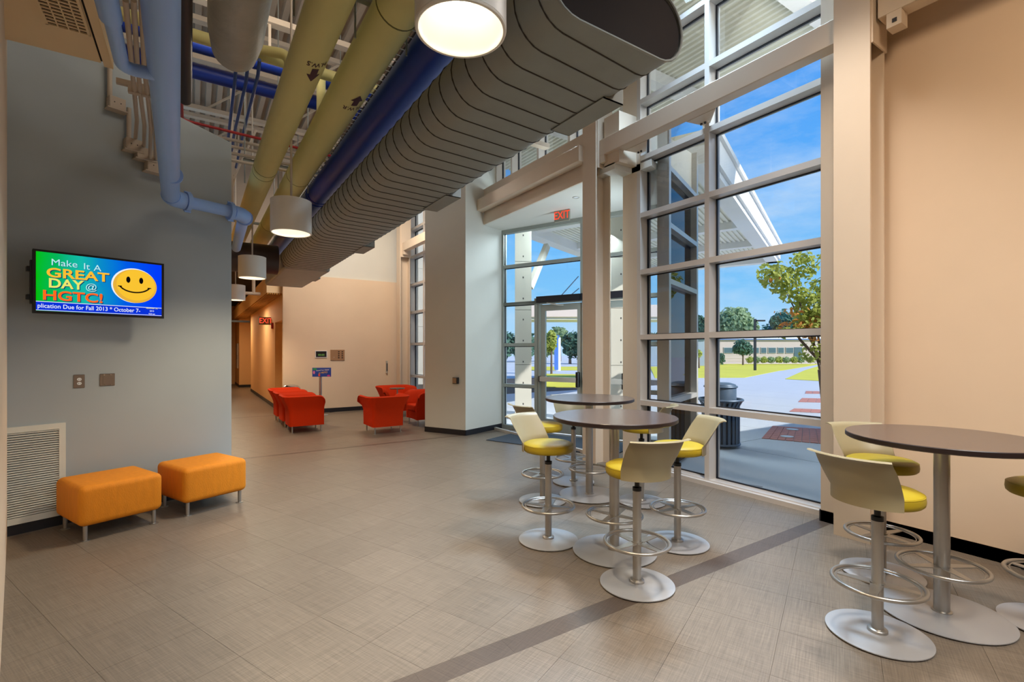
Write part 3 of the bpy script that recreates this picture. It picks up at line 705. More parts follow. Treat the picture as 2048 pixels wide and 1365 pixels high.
# roof joists
for k, (a_, z_) in enumerate(((4.2, 5.9), (6.55, 5.0), (8.2, 5.7), (9.9, 5.7), (11.6, 5.7))):
    t = thing('roof_joist', '%s white steel joist crossing below the roof deck' % ('nearest', 'low', 'third', 'fourth', 'farthest')[k], 'beam', (0, a_, z_))
    t['group'] = 'white roof joists'
    obj('bottom_chord', MB().box(-4.3, 5.0, -0.06, 0.06, 0, 0.07), M['white_steel'], t)
    obj('top_chord', MB().box(-4.3, 5.0, -0.06, 0.06, 0.55, 0.62), M['white_steel'], t)
    for q in range(15):
        x = -4.2+q*0.62
        obj('diagonal', MB().bar((x, 0, 0.04), (x+0.31*(1 if q % 2 else -1)+0.31, 0, 0.58), 0.03, 0.03), M['white_steel'], t)
# ceiling clutter behind the end of the grey wall
t = thing('vav_box', 'white sheet-metal air box above the end of the grey wall', 'duct', (0.20, 9.3, 4.55))
obj('box_body', MB().box(-0.35, 0.35, -0.5, 0.5, -0.2, 0.2), M['white_steel'], t, bevel=0.01); obj('collar', MB().tube([(0, 0.5, 0), (0, 0.8, 0)], 0.14, 16), M['duct'], t)
t = thing('hanger_frame', 'white angle-iron hanger frame beside the left yellow-green pipe', 'bracket', (0.45, 8.2, 4.0))
obj('post', MB().box(-0.02, 0.02, -0.02, 0.02, -0.5, 1.5), M['white_steel'], t); obj('brace', MB().bar((0.02, 0, 0.1), (0.32, 0, 0.9), 0.025, 0.025), M['white_steel'], t)
obj('brace', MB().bar((-0.02, 0, 0.4), (-0.3, 0, 0.1), 0.025, 0.025), M['white_steel'], t)
# trapeze hangers for the big pipes
for k, a_ in enumerate((3.3, 6.9, 10.2)):
    t = thing('pipe_hanger', 'steel hanger under the ceiling pipes, %s one' % ('nearest', 'middle', 'farthest')[k], 'bracket', (0, a_, 0), 0, 'pipe hangers')
    obj('channel', MB().box(0.5, 1.7, -0.02, 0.02, H+2.36, H+2.40), M['duct'], t)
    for x in (0.52, 0.90, 1.26, 1.68): obj('rod', MB().tube([(x, 0, H+2.1), (x, 0, 6.5)], 0.007, 6), M['duct'], t)
ct = thing('cable_tray', 'grey wire-mesh cable tray beside the large dark blue pipe', 'cable tray', (1.52, 0.8, H+2.72))
for i in range(8): obj('wire', MB().tube([(-0.20+i*0.055, 0, 0), (-0.20+i*0.055, 11, 0)], 0.004, 5), M['duct'], ct)
cw = MB()
for i in range(110): cw.box(-0.20, 0.19, i*0.1, i*0.1+0.006, -0.004, 0.002)
obj('cross_wires', cw, M['duct'], ct, kind='stuff')
cb = MB()
for i in range(5): cb.tube([(-0.15+i*0.07, 0, 0.02), (-0.13+i*0.07, 5, 0.03), (-0.15+i*0.07, 11, 0.02)], 0.012, 6)
obj('cables', cb, M['darkpipe'], ct, kind='stuff')
# flat-oval duct
dc0, dc1, dz0, dz1 = 1.28, 2.17, 3.08, 3.43; dr = (dz1-dz0)/2; dzc = (dz0+dz1)/2
def oval(n=10, g=0.0):
    p = []
    for i in range(n+1):
        a = -PI/2+PI*i/n; p.append((dc1-dr+(dr+g)*math.cos(a), dzc+(dr+g)*math.sin(a)))
    for i in range(n+1):
        a = PI/2+PI*i/n; p.append((dc0+dr+(dr+g)*math.cos(a), dzc+(dr+g)*math.sin(a)))
    return p
dt = thing('spiral_duct', 'large grey flat-oval spiral air duct running down the hall', 'duct', (0, 1.67, 0))
def sweep(prof, y0, y1, cap0=False):
    mb = MB(); n = len(prof)
    vs = [(p[0], y0, p[1]) for p in prof]+[(p[0], y1, p[1]) for p in prof]
    mb.add(vs, [(i, (i+1) % n, n+(i+1) % n, n+i)[::-1] for i in range(n)], True)
    return mb
obj('duct_run', sweep(oval(12), 0, 7.9), M['duct'], dt)
cap = oval(12, -0.006); capm = MB(); capm.add([(p[0], 0.012, p[1]) for p in cap], [tuple(range(len(cap)))]); obj('end_cap', capm, M['duct_dark'], dt)
rim = MB(); rim.tube([(p[0], 0.0, p[1]) for p in oval(12, 0.003)], 0.007, 6, closed=True); obj('end_rim', rim, M['duct'], dt)
obj('far_section', MB().box(dc0+0.06, dc1-0.02, 7.9, 10.7, dz0-0.01, dz1), M['duct'], dt, bevel=0.05)
pr = oval(10, 0.001); sm = MB(); L_ = dc1-dc0
sm.tube([(p[0], (0.075*(p[0]-dc0)/L_ if p[1] < dzc else -0.075*(p[0]-dc0)/L_+0.0), p[1]) for p in pr], 0.0042, 5, closed=True)
seam = obj('seam', sm, M['seam'], dt); seam.location.y = 0.10
for i in range(1, 46):
    c_ = seam.copy(); COL.objects.link(c_); c_.parent = dt; c_.location.y = 0.10+i*0.17
for k, (a_, L2) in enumerate(((2.10, 0.51), (4.25, 0.56), (6.97, 0.56), (10.6, 0.5))):
    t = thing('duct_diffuser', 'grey boxed air outlet on the duct side, %s one' % ('nearest the camera', 'second', 'third', 'farthest, by the back wall')[k], 'vent', (2.02, a_, 3.075), 0, 'duct air outlets')
    b = MB(); b.box(0, 0.16, 0, L2, 0, 0.006); b.box(0, 0.16, 0, 0.006, 0, 0.11); b.box(0, 0.16, L2-0.006, L2, 0, 0.11); b.box(0, 0.16, 0, L2, 0.104, 0.11)
    obj('box_body', b, M['duct'], t); obj('opening', MB().box(0.135, 0.14, 0.01, L2-0.01, 0.008, 0.10), M['duct_dark'], t)
    for q in range(3): obj('blade', MB().box(0.142, 0.158, 0.01, L2-0.01, 0.025+q*0.027, 0.030+q*0.027), M['duct'], t)
pipe('round_duct', [(0.23, 9.7, 3.22), (1.25, 9.7, 3.22)], 0.26, M['darkpipe'], 'dark round duct joining the spiral duct from the corridor side', 'duct', 28)
single('steel_header', MB().box(0.2, 1.5, 17.9, 18.0, 2.50, 2.56), M['black'], 'black bar crossing the corridor below its dark ceiling', 'beam')
pipe('strip_lamp_housing', [(1.2, 13.4, 3.72), (1.2, 13.4, 2.99), (1.0, 13.4, 2.98), (1.35, 13.4, 2.98)], 0.04, M['white_steel'], 'short white tube fitting below the duct beyond the farthest lamp', 'lamp', 12)

# ------------------------------------------------------------------ pendants
def pendant(loc, label):
    t = thing('pendant_lamp', label, 'lamp', loc, 0, 'white drum pendant lamps in a row')
    r, h = 0.19, 0.315
    obj('drum', MB().lathe([(r-0.012, 0.0), (r, 0.004), (r, h), (r-0.01, h+0.004), (0.02, h+0.004)], 48, caps=False), M['drum'], t)
    obj('rim', MB().tube([((r-0.008)*math.cos(2*PI*i/48), (r-0.008)*math.sin(2*PI*i/48), 0.0) for i in range(48)], 0.008, 8, closed=True), M['drum'], t)
    obj('reflector', MB().lathe([(r-0.014, 0.004), (r-0.03, 0.06), (r-0.06, 0.12), (0.10, 0.16), (0.03, 0.17)], 48, caps=False), M['reflector'], t)
    for q in range(4):
        a = q*PI/2+0.4
        obj('bulb', MB().tube([(0.028*math.cos(a), 0.028*math.sin(a), 0.08), (0.05*math.cos(a), 0.05*math.sin(a), 0.165)], 0.016, 8), M['bulb'], t)
    obj('stem', MB().tube([(0, 0, h), (0, 0, 6.53-loc[2])], 0.011, 8), M['white_steel'], t)
    obj('collar', MB().lathe([(0.022, h), (0.018, h+0.03)], 16), M['steelplate'], t)
    d = bpy.data.lights.new('pendant_light', 'SPOT'); d.energy = 160; d.color = (1, 0.80, 0.55); d.spot_size = 2.4; d.spot_blend = 0.8; d.shadow_soft_size = 0.12
    lo = bpy.data.objects.new('pendant_light', d); COL.objects.link(lo); lo.location = (loc[0], loc[1], loc[2]+0.02)
    return t
for k, (px, w_, py, zz_) in enumerate(((922, 182, 60, 2.95), (582.5, 76, 466, 2.765), (504.5, 50, 556, 2.70), (471, 35, 600, 2.69))):
    Y = 368.6/w_; c, a = CW((px-CX)*Y/F, Y)
    z = H+(HY-py)*Y/F
    pendant((c, a, z), 'white drum pendant lamp, %s of the row' % ('nearest, lit and seen from below', 'second', 'third', 'farthest, half hidden by the grey wall')[k])

# ------------------------------------------------------------------ things on the grey wall
rzg = math.atan2(Gd.y, Gd.x)
def gp(t, off=0.0): return (G0[0]+Gd.x*t+Gd.y*off, G0[1]+Gd.y*t-Gd.x*off)
# television
tl = CW(-4.053, 4.10); td = CW(0.630, 0.776); tdir = Vector((td[0], td[1])).normalized()
tv = thing('television', 'flat wall television showing a green-blue message slide with a yellow smiley', 'television', (tl[0], tl[1], 1.90), math.atan2(tdir.y, tdir.x))
TW, TH = 0.935, 0.545
obj('casing', MB().box(0, TW, 0.004, 0.045, 0, TH), M['black'], tv, bevel=0.004)
bz = MB(); bz.box(0, TW, -0.004, 0.006, 0, 0.022); bz.box(0, TW, -0.004, 0.006, TH-0.018, TH); bz.box(0, 0.02, -0.004, 0.006, 0.022, TH-0.018); bz.box(TW-0.02, TW, -0.004, 0.006, 0.022, TH-0.018)
obj('bezel', bz, M['black'], tv)
mt = MB(); mt.box(0.08, 0.50, 0.045, 0.07, 0.1, 0.14); mt.box(0.08, 0.50, 0.045, 0.07, 0.38, 0.42); mt.box(-0.03, 0.06, 0.045, 0.12, 0.12, 0.16); mt.box(-0.03, 0.06, 0.045, 0.12, 0.36, 0.40); mt.box(-0.012, 0.0, 0.01, 0.07, 0.08, 0.45)
mt.box(0.2, 0.4, 0.07, 0.22, 0.18, 0.36)
obj('mount', mt, M['black'], tv)
sm_ = bpy.data.materials.new('screen_picture'); sm_.use_nodes = True
n, l = sm_.node_tree.nodes, sm_.node_tree.links; n.clear()
o_ = n.new('ShaderNodeOutputMaterial'); e_ = n.new('ShaderNodeEmission'); tc = n.new('ShaderNodeTexCoord'); sp = n.new('ShaderNodeSeparateXYZ')
l.new(tc.outputs['Generated'], sp.inputs[0])
no = n.new('ShaderNodeTexNoise'); no.inputs['Scale'].default_value = 1.2; l.new(tc.outputs['Generated'], no.inputs[0])
m1 = n.new('ShaderNodeMath'); m1.operation = 'MULTIPLY_ADD'; m1.inputs[1].default_value = 0.25; l.new(no.outputs[0], m1.inputs[0])
m2 = n.new('ShaderNodeMath'); m2.operation = 'SUBTRACT'; l.new(sp.outputs[0], m2.inputs[0]); m2.inputs[1].default_value = 0.12; l.new(m2.outputs[0], m1.inputs[2])
cr = n.new('ShaderNodeValToRGB'); cr.color_ramp.elements[0].color = lin(4, 190, 10); cr.color_ramp.elements[1].color = lin(0, 60, 250); cr.color_ramp.elements[1].position = 0.95
for p_, c_ in ((0.15, (5, 180, 90)), (0.35, (20, 185, 170)), (0.5, (10, 140, 200)), (0.7, (0, 90, 230))):
    x_ = cr.color_ramp.elements.new(p_); x_.color = lin(*c_)
l.new(m1.outputs[0], cr.inputs[0]); l.new(cr.outputs[0], e_.inputs[0]); e_.inputs[1].default_value = 1.0; l.new(e_.outputs[0], o_.inputs[0])
scr = obj('screen', MB().box(0.02, TW-0.02, -0.001, 0.004, 0.022, TH-0.018), sm_, tv)
Esc = {k: emat('screen_'+k, lin(*c)) for k, c in dict(blue=(10, 50, 215), white=(238, 244, 250), gold=(250, 190, 50), yellow=(236, 232, 110), orange=(255, 104, 30), navy=(30, 60, 150), face=(250, 196, 50), face2=(232, 178, 60), black=(12, 10, 10), cyan=(190, 240, 240), shadow=(10, 60, 110)).items()}
def scr_add(name, mb, m, x, z, d): mb = place(mb, (x, -0.001-d, z), (1, 0, 0), (0, 0, 1)); return obj(name, mb, m, scr)
obj('ticker_band', MB().box(0.02, TW-0.02, -0.0016, -0.001, 0.024, 0.105), Esc['blue'], scr)
obj('ticker_line', MB().box(0.02, TW-0.02, -0.0022, -0.0016, 0.099, 0.104), Esc['white'], scr)
obj('ticker_line', MB().box(0.02, TW-0.02, -0.0022, -0.0016, 0.026, 0.030), Esc['white'], scr)
for w_, x_, z_ in (('Make', 0.200, 0.445), ('It', 0.348, 0.437), ('A', 0.424, 0.432)):
    scr_add('lettering', text_mesh(w_, 0.080, 0, 1.02), Esc['navy'], x_+0.003, z_-0.003, 0.0008)
    scr_add('lettering', text_mesh(w_, 0.080, 0, 1.02), Esc['cyan'], x_, z_, 0.0012)
for w_, x_, z_, sz_, sx_, c_ in (('GREAT', 0.295, 0.352, 0.112, 1.22, 'gold'), ('DAY', 0.210, 0.262, 0.112, 1.02, 'yellow'), ('@', 0.380, 0.255, 0.078, 1.05, 'cyan'), ('HGTC!', 0.262, 0.155, 0.116, 1.16, 'orange')):
    bo = 0.0028 if w_ != '@' else 0
    scr_add('lettering', text_mesh(w_, sz_, bo, sx_), Esc['shadow'], x_+0.006, z_-0.006, 0.0008)
    scr_add('lettering', text_mesh(w_, sz_, bo, sx_), Esc[c_], x_, z_, 0.0014)
scr_add('lettering', text_mesh('plication Due for Fall 2013 * October 7-', 0.052, 0.0003, 0.84), Esc['white'], 0.386, 0.064, 0.0014)
scr_add('lettering', text_mesh('September 24,', 0.018, 0.0002, 0.9), Esc['yellow'], 0.835, 0.096, 0.0016)
scr_add('lettering', text_mesh('2013', 0.020, 0.0002, 0.9), Esc['white'], 0.835, 0.068, 0.0016)
scr_add('lettering', text_mesh('9:23 am', 0.018, 0.0002, 0.9), Esc['white'], 0.835, 0.040, 0.0016)
def disc(rx, rz, x, z, d, m, nm, n_=40): return scr_add(nm, MB().add([(rx*math.cos(2*PI*i/n_), rz*math.sin(2*PI*i/n_), 0) for i in range(n_)], [tuple(range(n_))]), m, x, z, d)
fx, fz = 0.705, 0.300
disc(0.175, 0.165, fx-0.008, fz+0.002, 0.0006, Esc['white'], 'smiley_halo'); disc(0.170, 0.160, fx, fz-0.002, 0.0010, Esc['face2'], 'smiley_face'); disc(0.150, 0.146, fx+0.006, fz+0.008, 0.0013, Esc['face'], 'smiley_face')
disc(0.016, 0.030, fx-0.055, fz+0.055, 0.0018, Esc['black'], 'smiley_eye', 20); disc(0.016, 0.030, fx+0.045, fz+0.055, 0.0018, Esc['black'], 'smiley_eye', 20)
sp_ = [(0.125*math.sin(a), -0.005-0.085*math.cos(a)+0.04) for a in [(-1.15+2.3*i/18) for i in range(19)]]
mm = MB()
for i in range(18):
    (x0, z0), (x1, z1) = sp_[i], sp_[i+1]; d = Vector((x1-x0, z1-z0)).normalized(); nn = Vector((-d.y, d.x))*(0.0065)
    mm.add([(x0-nn.x, z0-nn.y, 0), (x1-nn.x, z1-nn.y, 0), (x1+nn.x, z1+nn.y, 0), (x0+nn.x, z0+nn.y, 0)], [(0, 1, 2, 3)])
for sx_ in (-1, 1):
    x0, z0 = sp_[0] if sx_ < 0 else sp_[-1]
    mm.add([(x0-0.016, z0-0.004, 0), (x0+0.016, z0-0.004, 0), (x0+0.014, z0+0.005, 0), (x0-0.014, z0+0.005, 0)], [(0, 1, 2, 3)])
scr_add('smiley_mouth', mm, Esc['black'], fx-0.004, fz-0.012, 0.0018)
# outlet plates
def plate(t, z, w_, h_, label, kind):
    p = gp(t, 0.0); r = thing('wall_plate', label, 'outlet', (p[0], p[1], z), rzg)
    obj('plate', MB().box(-w_/2, w_/2, -0.008, 0.0, -h_/2, h_/2), M['steelplate'], r, bevel=0.004)
    if kind == 'duplex':
        for q in (-1, 1):
            s_ = obj('socket', MB().prism([(0.017*math.cos(a*PI/6), 0.014*math.sin(a*PI/6)) for a in range(12)], 0, 0.002), M['white'], r)
            s_.rotation_euler = (PI/2, 0, 0); s_.location = (0, -0.008, q*0.019)
            for x in (-0.006, 0.006): obj('slot', MB().box(x-0.0015, x+0.0015, -0.005, 0.005, 0.002, 0.003), M['black'], s_)
    else:
        obj('inner_plate', MB().box(-w_*0.30, w_*0.30, -0.011, -0.008, -h_*0.36, h_*0.36), M['steelplate'], r)
        for sx_ in (-1, 1):
            for sz_ in (-1, 1): obj('screw', MB().box(sx_*w_*.22-.004, sx_*w_*.22+.004, -0.012, -0.008, sz_*h_*.40-.003, sz_*h_*.40+.003), M['chrome'], r)
plate(0.49, 1.295, 0.082, 0.125, 'steel wall plate with a duplex power outlet, left of the pair', 'duplex')
plate(0.70, 1.300, 0.118, 0.118, 'square blank steel wall plate right of the outlet', 'blank')
# wall vent
vn = thing('wall_vent', 'white louvred wall vent low on the grey wall behind the ottoman', 'vent', (*gp(-1.2, 0.0), 0.09), rzg)
VL, VH = 1.2+0.392, 0.835
fr = MB(); fr.box(0, VL, -0.022, 0, 0, 0.055); fr.box(0, VL, -0.022, 0, VH-0.05, VH); fr.box(VL-0.045, VL, -0.022, 0, 0.055, VH-0.05); fr.box(0, 0.045, -0.022, 0, 0.055, VH-0.05)
obj('frame', fr, M['vent'], vn); obj('backing', MB().box(0.04, VL-0.04, -0.004, -0.001, 0.05, VH-0.05), M['base_black'], vn)
s0 = MB(); s0.add([(0.045, -0.006, 0), (VL-0.045, -0.006, 0), (VL-0.045, -0.020, -0.010), (0.045, -0.020, -0.010), (0.045, -0.006, 0.004), (VL-0.045, -0.006, 0.004), (VL-0.045, -0.022, -0.006), (0.045, -0.022, -0.006)],
       [(0, 3, 2, 1), (4, 5, 6, 7), (3, 7, 6, 2), (0, 1, 5, 4), (0, 4, 7, 3), (1, 2, 6, 5)])
sl = obj('slat', s0, M['vent'], vn); sl.location.z = 0.07
for i in range(1, 36):
    c_ = sl.copy(); COL.objects.link(c_); c_.parent = vn; c_.location.z = 0.07+i*0.0203

# ------------------------------------------------------------------ ottomans
def ottoman(px, py, label, first=None):
    p = FL(px, py, 0.13); loc = (p[0], p[1], 0)
    if first: return dup(first, loc, rzg+0.02, label)
    t = thing('ottoman', label, 'ottoman', loc, rzg+0.02, 'orange ottomans by the grey wall')
    bm = bmesh.new(); bmesh.ops.create_cube(bm, size=1)
    for v in bm.verts: v.co = Vector(((v.co.x+0.5)*0.6, (v.co.y+0.5)*0.6, (v.co.z+0.5)*0.335+0.125))
    me = bpy.data.meshes.new('cushion'); bm.to_mesh(me); bm.free()
    c_ = obj('cushion', me, M['orange'], t)
    bv = c_.modifiers.new('b', 'BEVEL'); bv.width = 0.05; bv.segments = 6; bv.limit_method = 'ANGLE'
    for pl in me.polygons: pl.use_smooth = True
    obj('underside', MB().box(0.06, 0.54, 0.06, 0.54, 0.119, 0.135), M['black'], t)
    for x in (0.055, 0.545):
        for y in (0.055, 0.545):
            lg = obj('leg', MB().lathe([(0.016, 0.006), (0.016, 0.125)], 16, (x, y, 0)), M['metal'], t)
            obj('foot_disc', MB().lathe([(0.034, 0), (0.034, 0.004), (0.018, 0.008)], 20, (x, y, 0)), M['metal'], lg)
    return t
ot = ottoman(158, 1058, 'square orange fabric ottoman in front of the white wall vent')
ottoman(367.9, 1010, 'square orange fabric ottoman nearer the corner of the grey wall', ot)

# ------------------------------------------------------------------ bar tables and stools
def footring(parent):
    fr = obj('foot_ring', MB().torus(0.213, 0.0115, 0.29, 48, 10), M['metal'], parent)
    sp = MB().torus(0.190, 0.004, 0.288, 40, 6); obj('inner_ring', sp, M['metal'], fr)
    for q in range(4):
        a = q*PI/2+0.35; d = Vector((math.cos(a), math.sin(a), 0)); s_ = Vector((-d.y, d.x, 0))
        mb = MB(); z = Vector((0, 0, 0.287)); vs = []
        for h_ in (-0.003, 0.003):
            for rr_, w_ in ((0.03, 0.030), (0.195, 0.016)):
                for sg in (-1, 1): vs.append(d*rr_+s_*sg*w_+z+Vector((0, 0, h_)))
        mb.add(vs, [(0, 1, 3, 2), (4, 6, 7, 5), (0, 4, 5, 1), (2, 3, 7, 6), (0, 2, 6, 4), (1, 5, 7, 3)])
        obj('spoke', mb, M['metal'], fr)
    obj('hub', MB().lathe([(0.036, 0.278), (0.036, 0.296)], 20), M['metal'], fr)
def bar_table(pt, label, first=None):
    if first: return dup(first, (pt[0], pt[1], 0), 0.6, label)
    t = thing('bar_table', label, 'table', (pt[0], pt[1], 0), 0, 'round bar-height tables')
    obj('base_plate', MB().lathe([(0.30, 0.006), (0.325, 0.008), (0.325, 0.013), (0.30, 0.018), (0.0, 0.020)], 64), M['metal_base'], t)
    for q in range(4): a = q*PI/2+0.3; obj('glide', MB().lathe([(0.016, 0), (0.016, 0.009)], 10, (0.29*math.cos(a), 0.29*math.sin(a), 0)), M['white'], t)
    obj('post', MB().lathe([(0.050, 0.018), (0.050, 0.024), (0.039, 0.028), (0.039, 0.98), (0.044, 0.985), (0.052, 0.995), (0.095, 1.030), (0.14, 1.035)], 32), M['metal'], t)
    footring(t)
    tp = obj('tabletop', MB().lathe([(0.470, 1.035), (0.478, 1.039), (0.478, 1.0635), (0.476, 1.067), (0, 1.067)], 96, smooth=False), M['table_top'], t)
    obj('edge_band', MB().lathe([(0.472, 1.036), (0.4795, 1.040), (0.4795, 1.063), (0.4775, 1.0655), (0.472, 1.066)], 96), M['table_edge'], tp)
    obj('underside', MB().lathe([(0.469, 1.0335), (0.469, 1.0352)], 64), M['table_edge'], tp)
    return t
T1 = bar_table(FL(1228.6, 1103), 'round dark-topped bar table nearest the camera, in front of the tall window')
bar_table(FL(1178.6, 991), 'round dark-topped bar table farthest away, nearest the glass entry', T1)
bar_table(FL(1883.6, 1228.6), 'round dark-topped bar table at the right beside the tan wall', T1)
def stool_back():
    mb = MB(); NU, rows = 22, []
    prof = [(0.214, 0.748, 56), (0.214, 0.815, 56), (0.232, 0.85, 52), (0.258, 0.90, 47), (0.286, 0.955, 42), (0.309, 1.000, 37.5), (0.320, 1.018, 36.5), (0.345, 1.028, 35.5), (0.362, 1.028, 35)]
    for side in (0, 1):
        for r, z, th in prof:
            for i in range(NU+1):
                a = -PI/2+math.radians(-th+2*th*i/NU)
                rr_ = r+(0.006 if side else 0)
                zz_ = z-(0.006 if side and z > 1.01 else 0)
                mb.v.append((rr_*math.cos(a), rr_*math.sin(a), zz_))
    m_ = len(prof); W_ = NU+1; fs = []
    for side in (0, 1):
        k = side*m_*W_
        for j in range(m_-1):
            for i in range(NU):
                q = (k+j*W_+i, k+j*W_+i+1, k+(j+1)*W_+i+1, k+(j+1)*W_+i); fs.append(q[::-1] if side == 0 else q)
    o = m_*W_
    for j in range(m_-1):
        for i in (0, NU):
            q = (j*W_+i, (j+1)*W_+i, o+(j+1)*W_+i, o+j*W_+i); fs.append(q if i == 0 else q[::-1])
    for i in range(NU):
        fs.append((i, i+1, o+i+1, o+i)[::-1]); j = (m_-1)*W_; fs.append((j+i, j+i+1, o+j+i+1, o+j+i))
    mb.f = fs; mb.sm = [True]*len(fs)
    return mb
def stool(pt, back_deg, label, first=None):
    # back_deg: direction of the backrest in camera plan (0 = image right, 90 = away from the camera)
    rz = math.radians(back_deg)-math.atan2(S, K)+PI/2
    if first: return dup(first, (pt[0], pt[1], 0), rz, label)
    t = thing('bar_stool', label, 'stool', (pt[0], pt[1], 0), rz, 'bar stools with chartreuse seats')
    obj('base_plate', MB().lathe([(0.225, 0.006), (0.246, 0.008), (0.246, 0.013), (0.225, 0.018), (0.0, 0.021)], 64), M['metal_base'], t)
    for q in range(4): a = q*PI/2+0.5; obj('glide', MB().lathe([(0.014, 0), (0.014, 0.009)], 10, (0.215*math.cos(a), 0.215*math.sin(a), 0)), M['white'], t)
    obj('collar', MB().lathe([(0.048, 0.019), (0.048, 0.034), (0.044, 0.038), (0.029, 0.040)], 28), M['metal'], t)
    obj('post', MB().lathe([(0.028, 0.03), (0.028, 0.640), (0.026, 0.642)], 28), M['metal'], t)
    obj('gas_lift', MB().lathe([(0.030, 0.636), (0.030, 0.660), (0.016, 0.664), (0.016, 0.745)], 20), M['black'], t)
    footring(t)
    st_ = obj('seat', MB().lathe([(0.15, 0.742), (0.196, 0.745), (0.207, 0.756), (0.210, 0.775), (0.208, 0.797), (0.203, 0.808), (0.185, 0.817), (0.13, 0.822), (0, 0.824)], 56), M['seat'], t)
    obj('seam', MB().torus(0.2055, 0.0028, 0.803, 56, 6), M['seat'], st_)
    obj('seat_pan', MB().lathe([(0.05, 0.728), (0.14, 0.735), (0.15, 0.743)], 32), M['black'], t)
    obj('backrest', stool_back(), M['shell'], t)
    return t
S1 = stool(FL(1274, 1170), -76, 'bar stool nearest the camera at the near table, seen from behind its beige back')
for px, py, bd, lb_ in ((1096.7, 1081, 141, 'bar stool on the left side of the near table, facing right'),
                        (1355, 1087, 5, 'bar stool on the right side of the near table, against the tall window'),
                        (1085, 1002.6, 213, 'bar stool left of the far table, partly behind the left stool of the near table'),
                        (1147, 965, 100, 'bar stool on the far side of the far table, closest to the entry doors'),
                        (1283, 1004.5, -30, 'bar stool right of the far table, mostly hidden behind the near tabletop'),
                        (1755, 1270, 207, 'bar stool in the right foreground, its beige back towards the camera'),
                        (1763, 1149, 88, 'bar stool by the right-hand column behind the right table'),
                        (2113, 1255, 0, 'bar stool cut off by the right edge of the picture')):
    stool(FL(px, py), bd, lb_, S1)

# ------------------------------------------------------------------ lounge chairs
def lounge_shell():
    # U-shaped shell: plan path from the front of the left arm round the back to the right arm; upright below, flaring above
    mb = MB(); W2, Dp, R = 0.30, 0.62, 0.055
    path = [(-W2, Dp)]
    path += [(-W2, Dp-d) for d in (0.006, 0.02, 0.045, 0.08, 0.13)]+[(-W2, 0.40), (-W2, 0.2)]
    for i in range(7):
        a = PI+PI/2*i/6; path.append((-W2+R+R*math.cos(a), R+R*math.sin(a)))
    path += [(-0.1, 0.0), (0.0, 0.0)]
    path += [(-x, y) for x, y in path[::-1][1:]]
    n = len(path); prof = [(0.135, 0.0), (0.25, 0.0), (0.42, 0.004), (0.50, 0.03), (0.60, 0.075), (0.68, 0.115), (0.705, 0.125)]
    th = 0.075
    norm = []
    for i in range(n):
        p, q = path[max(0, i-1)], path[min(n-1, i+1)]; d = Vector((q[0]-p[0], q[1]-p[1])).normalized(); norm.append((-d.y, d.x) if False else (d.y*-1*-1*-1, d.x*1*-1*-1))
    # outward normal: path runs left-front -> back -> right-front, outward is to the right of travel
    norm = []
    for i in range(n):
        p, q = path[max(0, i-1)], path[min(n-1, i+1)]; d = Vector((q[0]-p[0], q[1]-p[1])).normalized(); norm.append((d.y, -d.x))
    def drop(i, z):                                            # rounded front top corners of the arms
        d = Dp-path[i][1]; r = 0.12
        if d >= r: return z
        return min(z, 0.72-(r-math.sqrt(max(0, r*r-(r-d)**2))) - (0.72-z if z > 0.70 else 0))
    rows = []
    for z, f_ in prof: rows.append([(path[i][0]+norm[i][0]*f_, path[i][1]+norm[i][1]*f_, drop(i, z)) for i in range(n)])
    z, f_ = prof[-1]; rows.append([(path[i][0]+norm[i][0]*(f_-0.03), path[i][1]+norm[i][1]*(f_-0.03), drop(i, z+0.018)) for i in range(n)])
    rows.append([(path[i][0]+norm[i][0]*(f_-0.06), path[i][1]+norm[i][1]*(f_-0.06), drop(i, z-0.002)) for i in range(n)])
    for z, f_ in prof[::-1][1:]: rows.append([(path[i][0]+norm[i][0]*(f_-th), path[i][1]+norm[i][1]*(f_-th), drop(i, z)) for i in range(n)])
    vs = [v for r in rows for v in r]; m_ = len(rows); fs = []
    for j in range(m_-1):
        for i in range(n-1): fs.append((j*n+i, j*n+i+1, (j+1)*n+i+1, (j+1)*n+i))
    for i in range(n-1): fs.append(((m_-1)*n+i, (m_-1)*n+i+1, i+1, i))
    mb.add(vs, fs, True)
    k = len(mb.v)-len(vs)
    mb.f.append(tuple(k+j*n for j in range(m_))); mb.f.append(tuple(k+j*n+n-1 for j in range(m_))[::-1]); mb.sm += [False, False]
    return mb
def lounge(loc, rz, label, first=None):
    if first: return dup(first, (loc[0], loc[1], 0), rz, label)
    t = thing('lounge_chair', label, 'armchair', (loc[0], loc[1], 0), rz, 'red-orange lounge chairs')
    obj('shell', lounge_shell(), M['red'], t)
    obj('seat_cushion', MB().box(-0.235, 0.235, 0.06, 0.64, 0.30, 0.44), M['red'], t, bevel=0.035)
    obj('seat_base', MB().box(-0.27, 0.27, 0.03, 0.61, 0.135, 0.30), M['red'], t, bevel=0.01)
    for x in (-0.25, 0.25):
        for y in (0.05, 0.57):
            lg = obj('leg', MB().lathe([(0.014, 0.005), (0.014, 0.137)], 14, (x, y, 0)), M['metal'], t)
            obj('foot_disc', MB().lathe([(0.030, 0), (0.030, 0.004), (0.015, 0.007)], 16, (x, y, 0)), M['metal'], lg)
    return t
L1 = lounge((1.50, 10.28), -PI/2, 'red-orange lounge chair nearest in the left row, its side panel towards the camera')
lounge((1.50, 11.14), -PI/2, 'red-orange lounge chair in the middle of the left row', L1)
lounge((1.50, 12.0), -PI/2, 'red-orange lounge chair at the far end of the left row', L1)
lounge((3.09, 9.02), 0, 'red-orange lounge chair seen from behind, standing alone in the middle', L1)
lounge((4.10, 11.75), PI, 'red-orange lounge chair facing the camera beside the far window', L1)
lounge((4.47, 9.80), PI/2, 'red-orange lounge chair half hidden behind the pale pillar', L1)
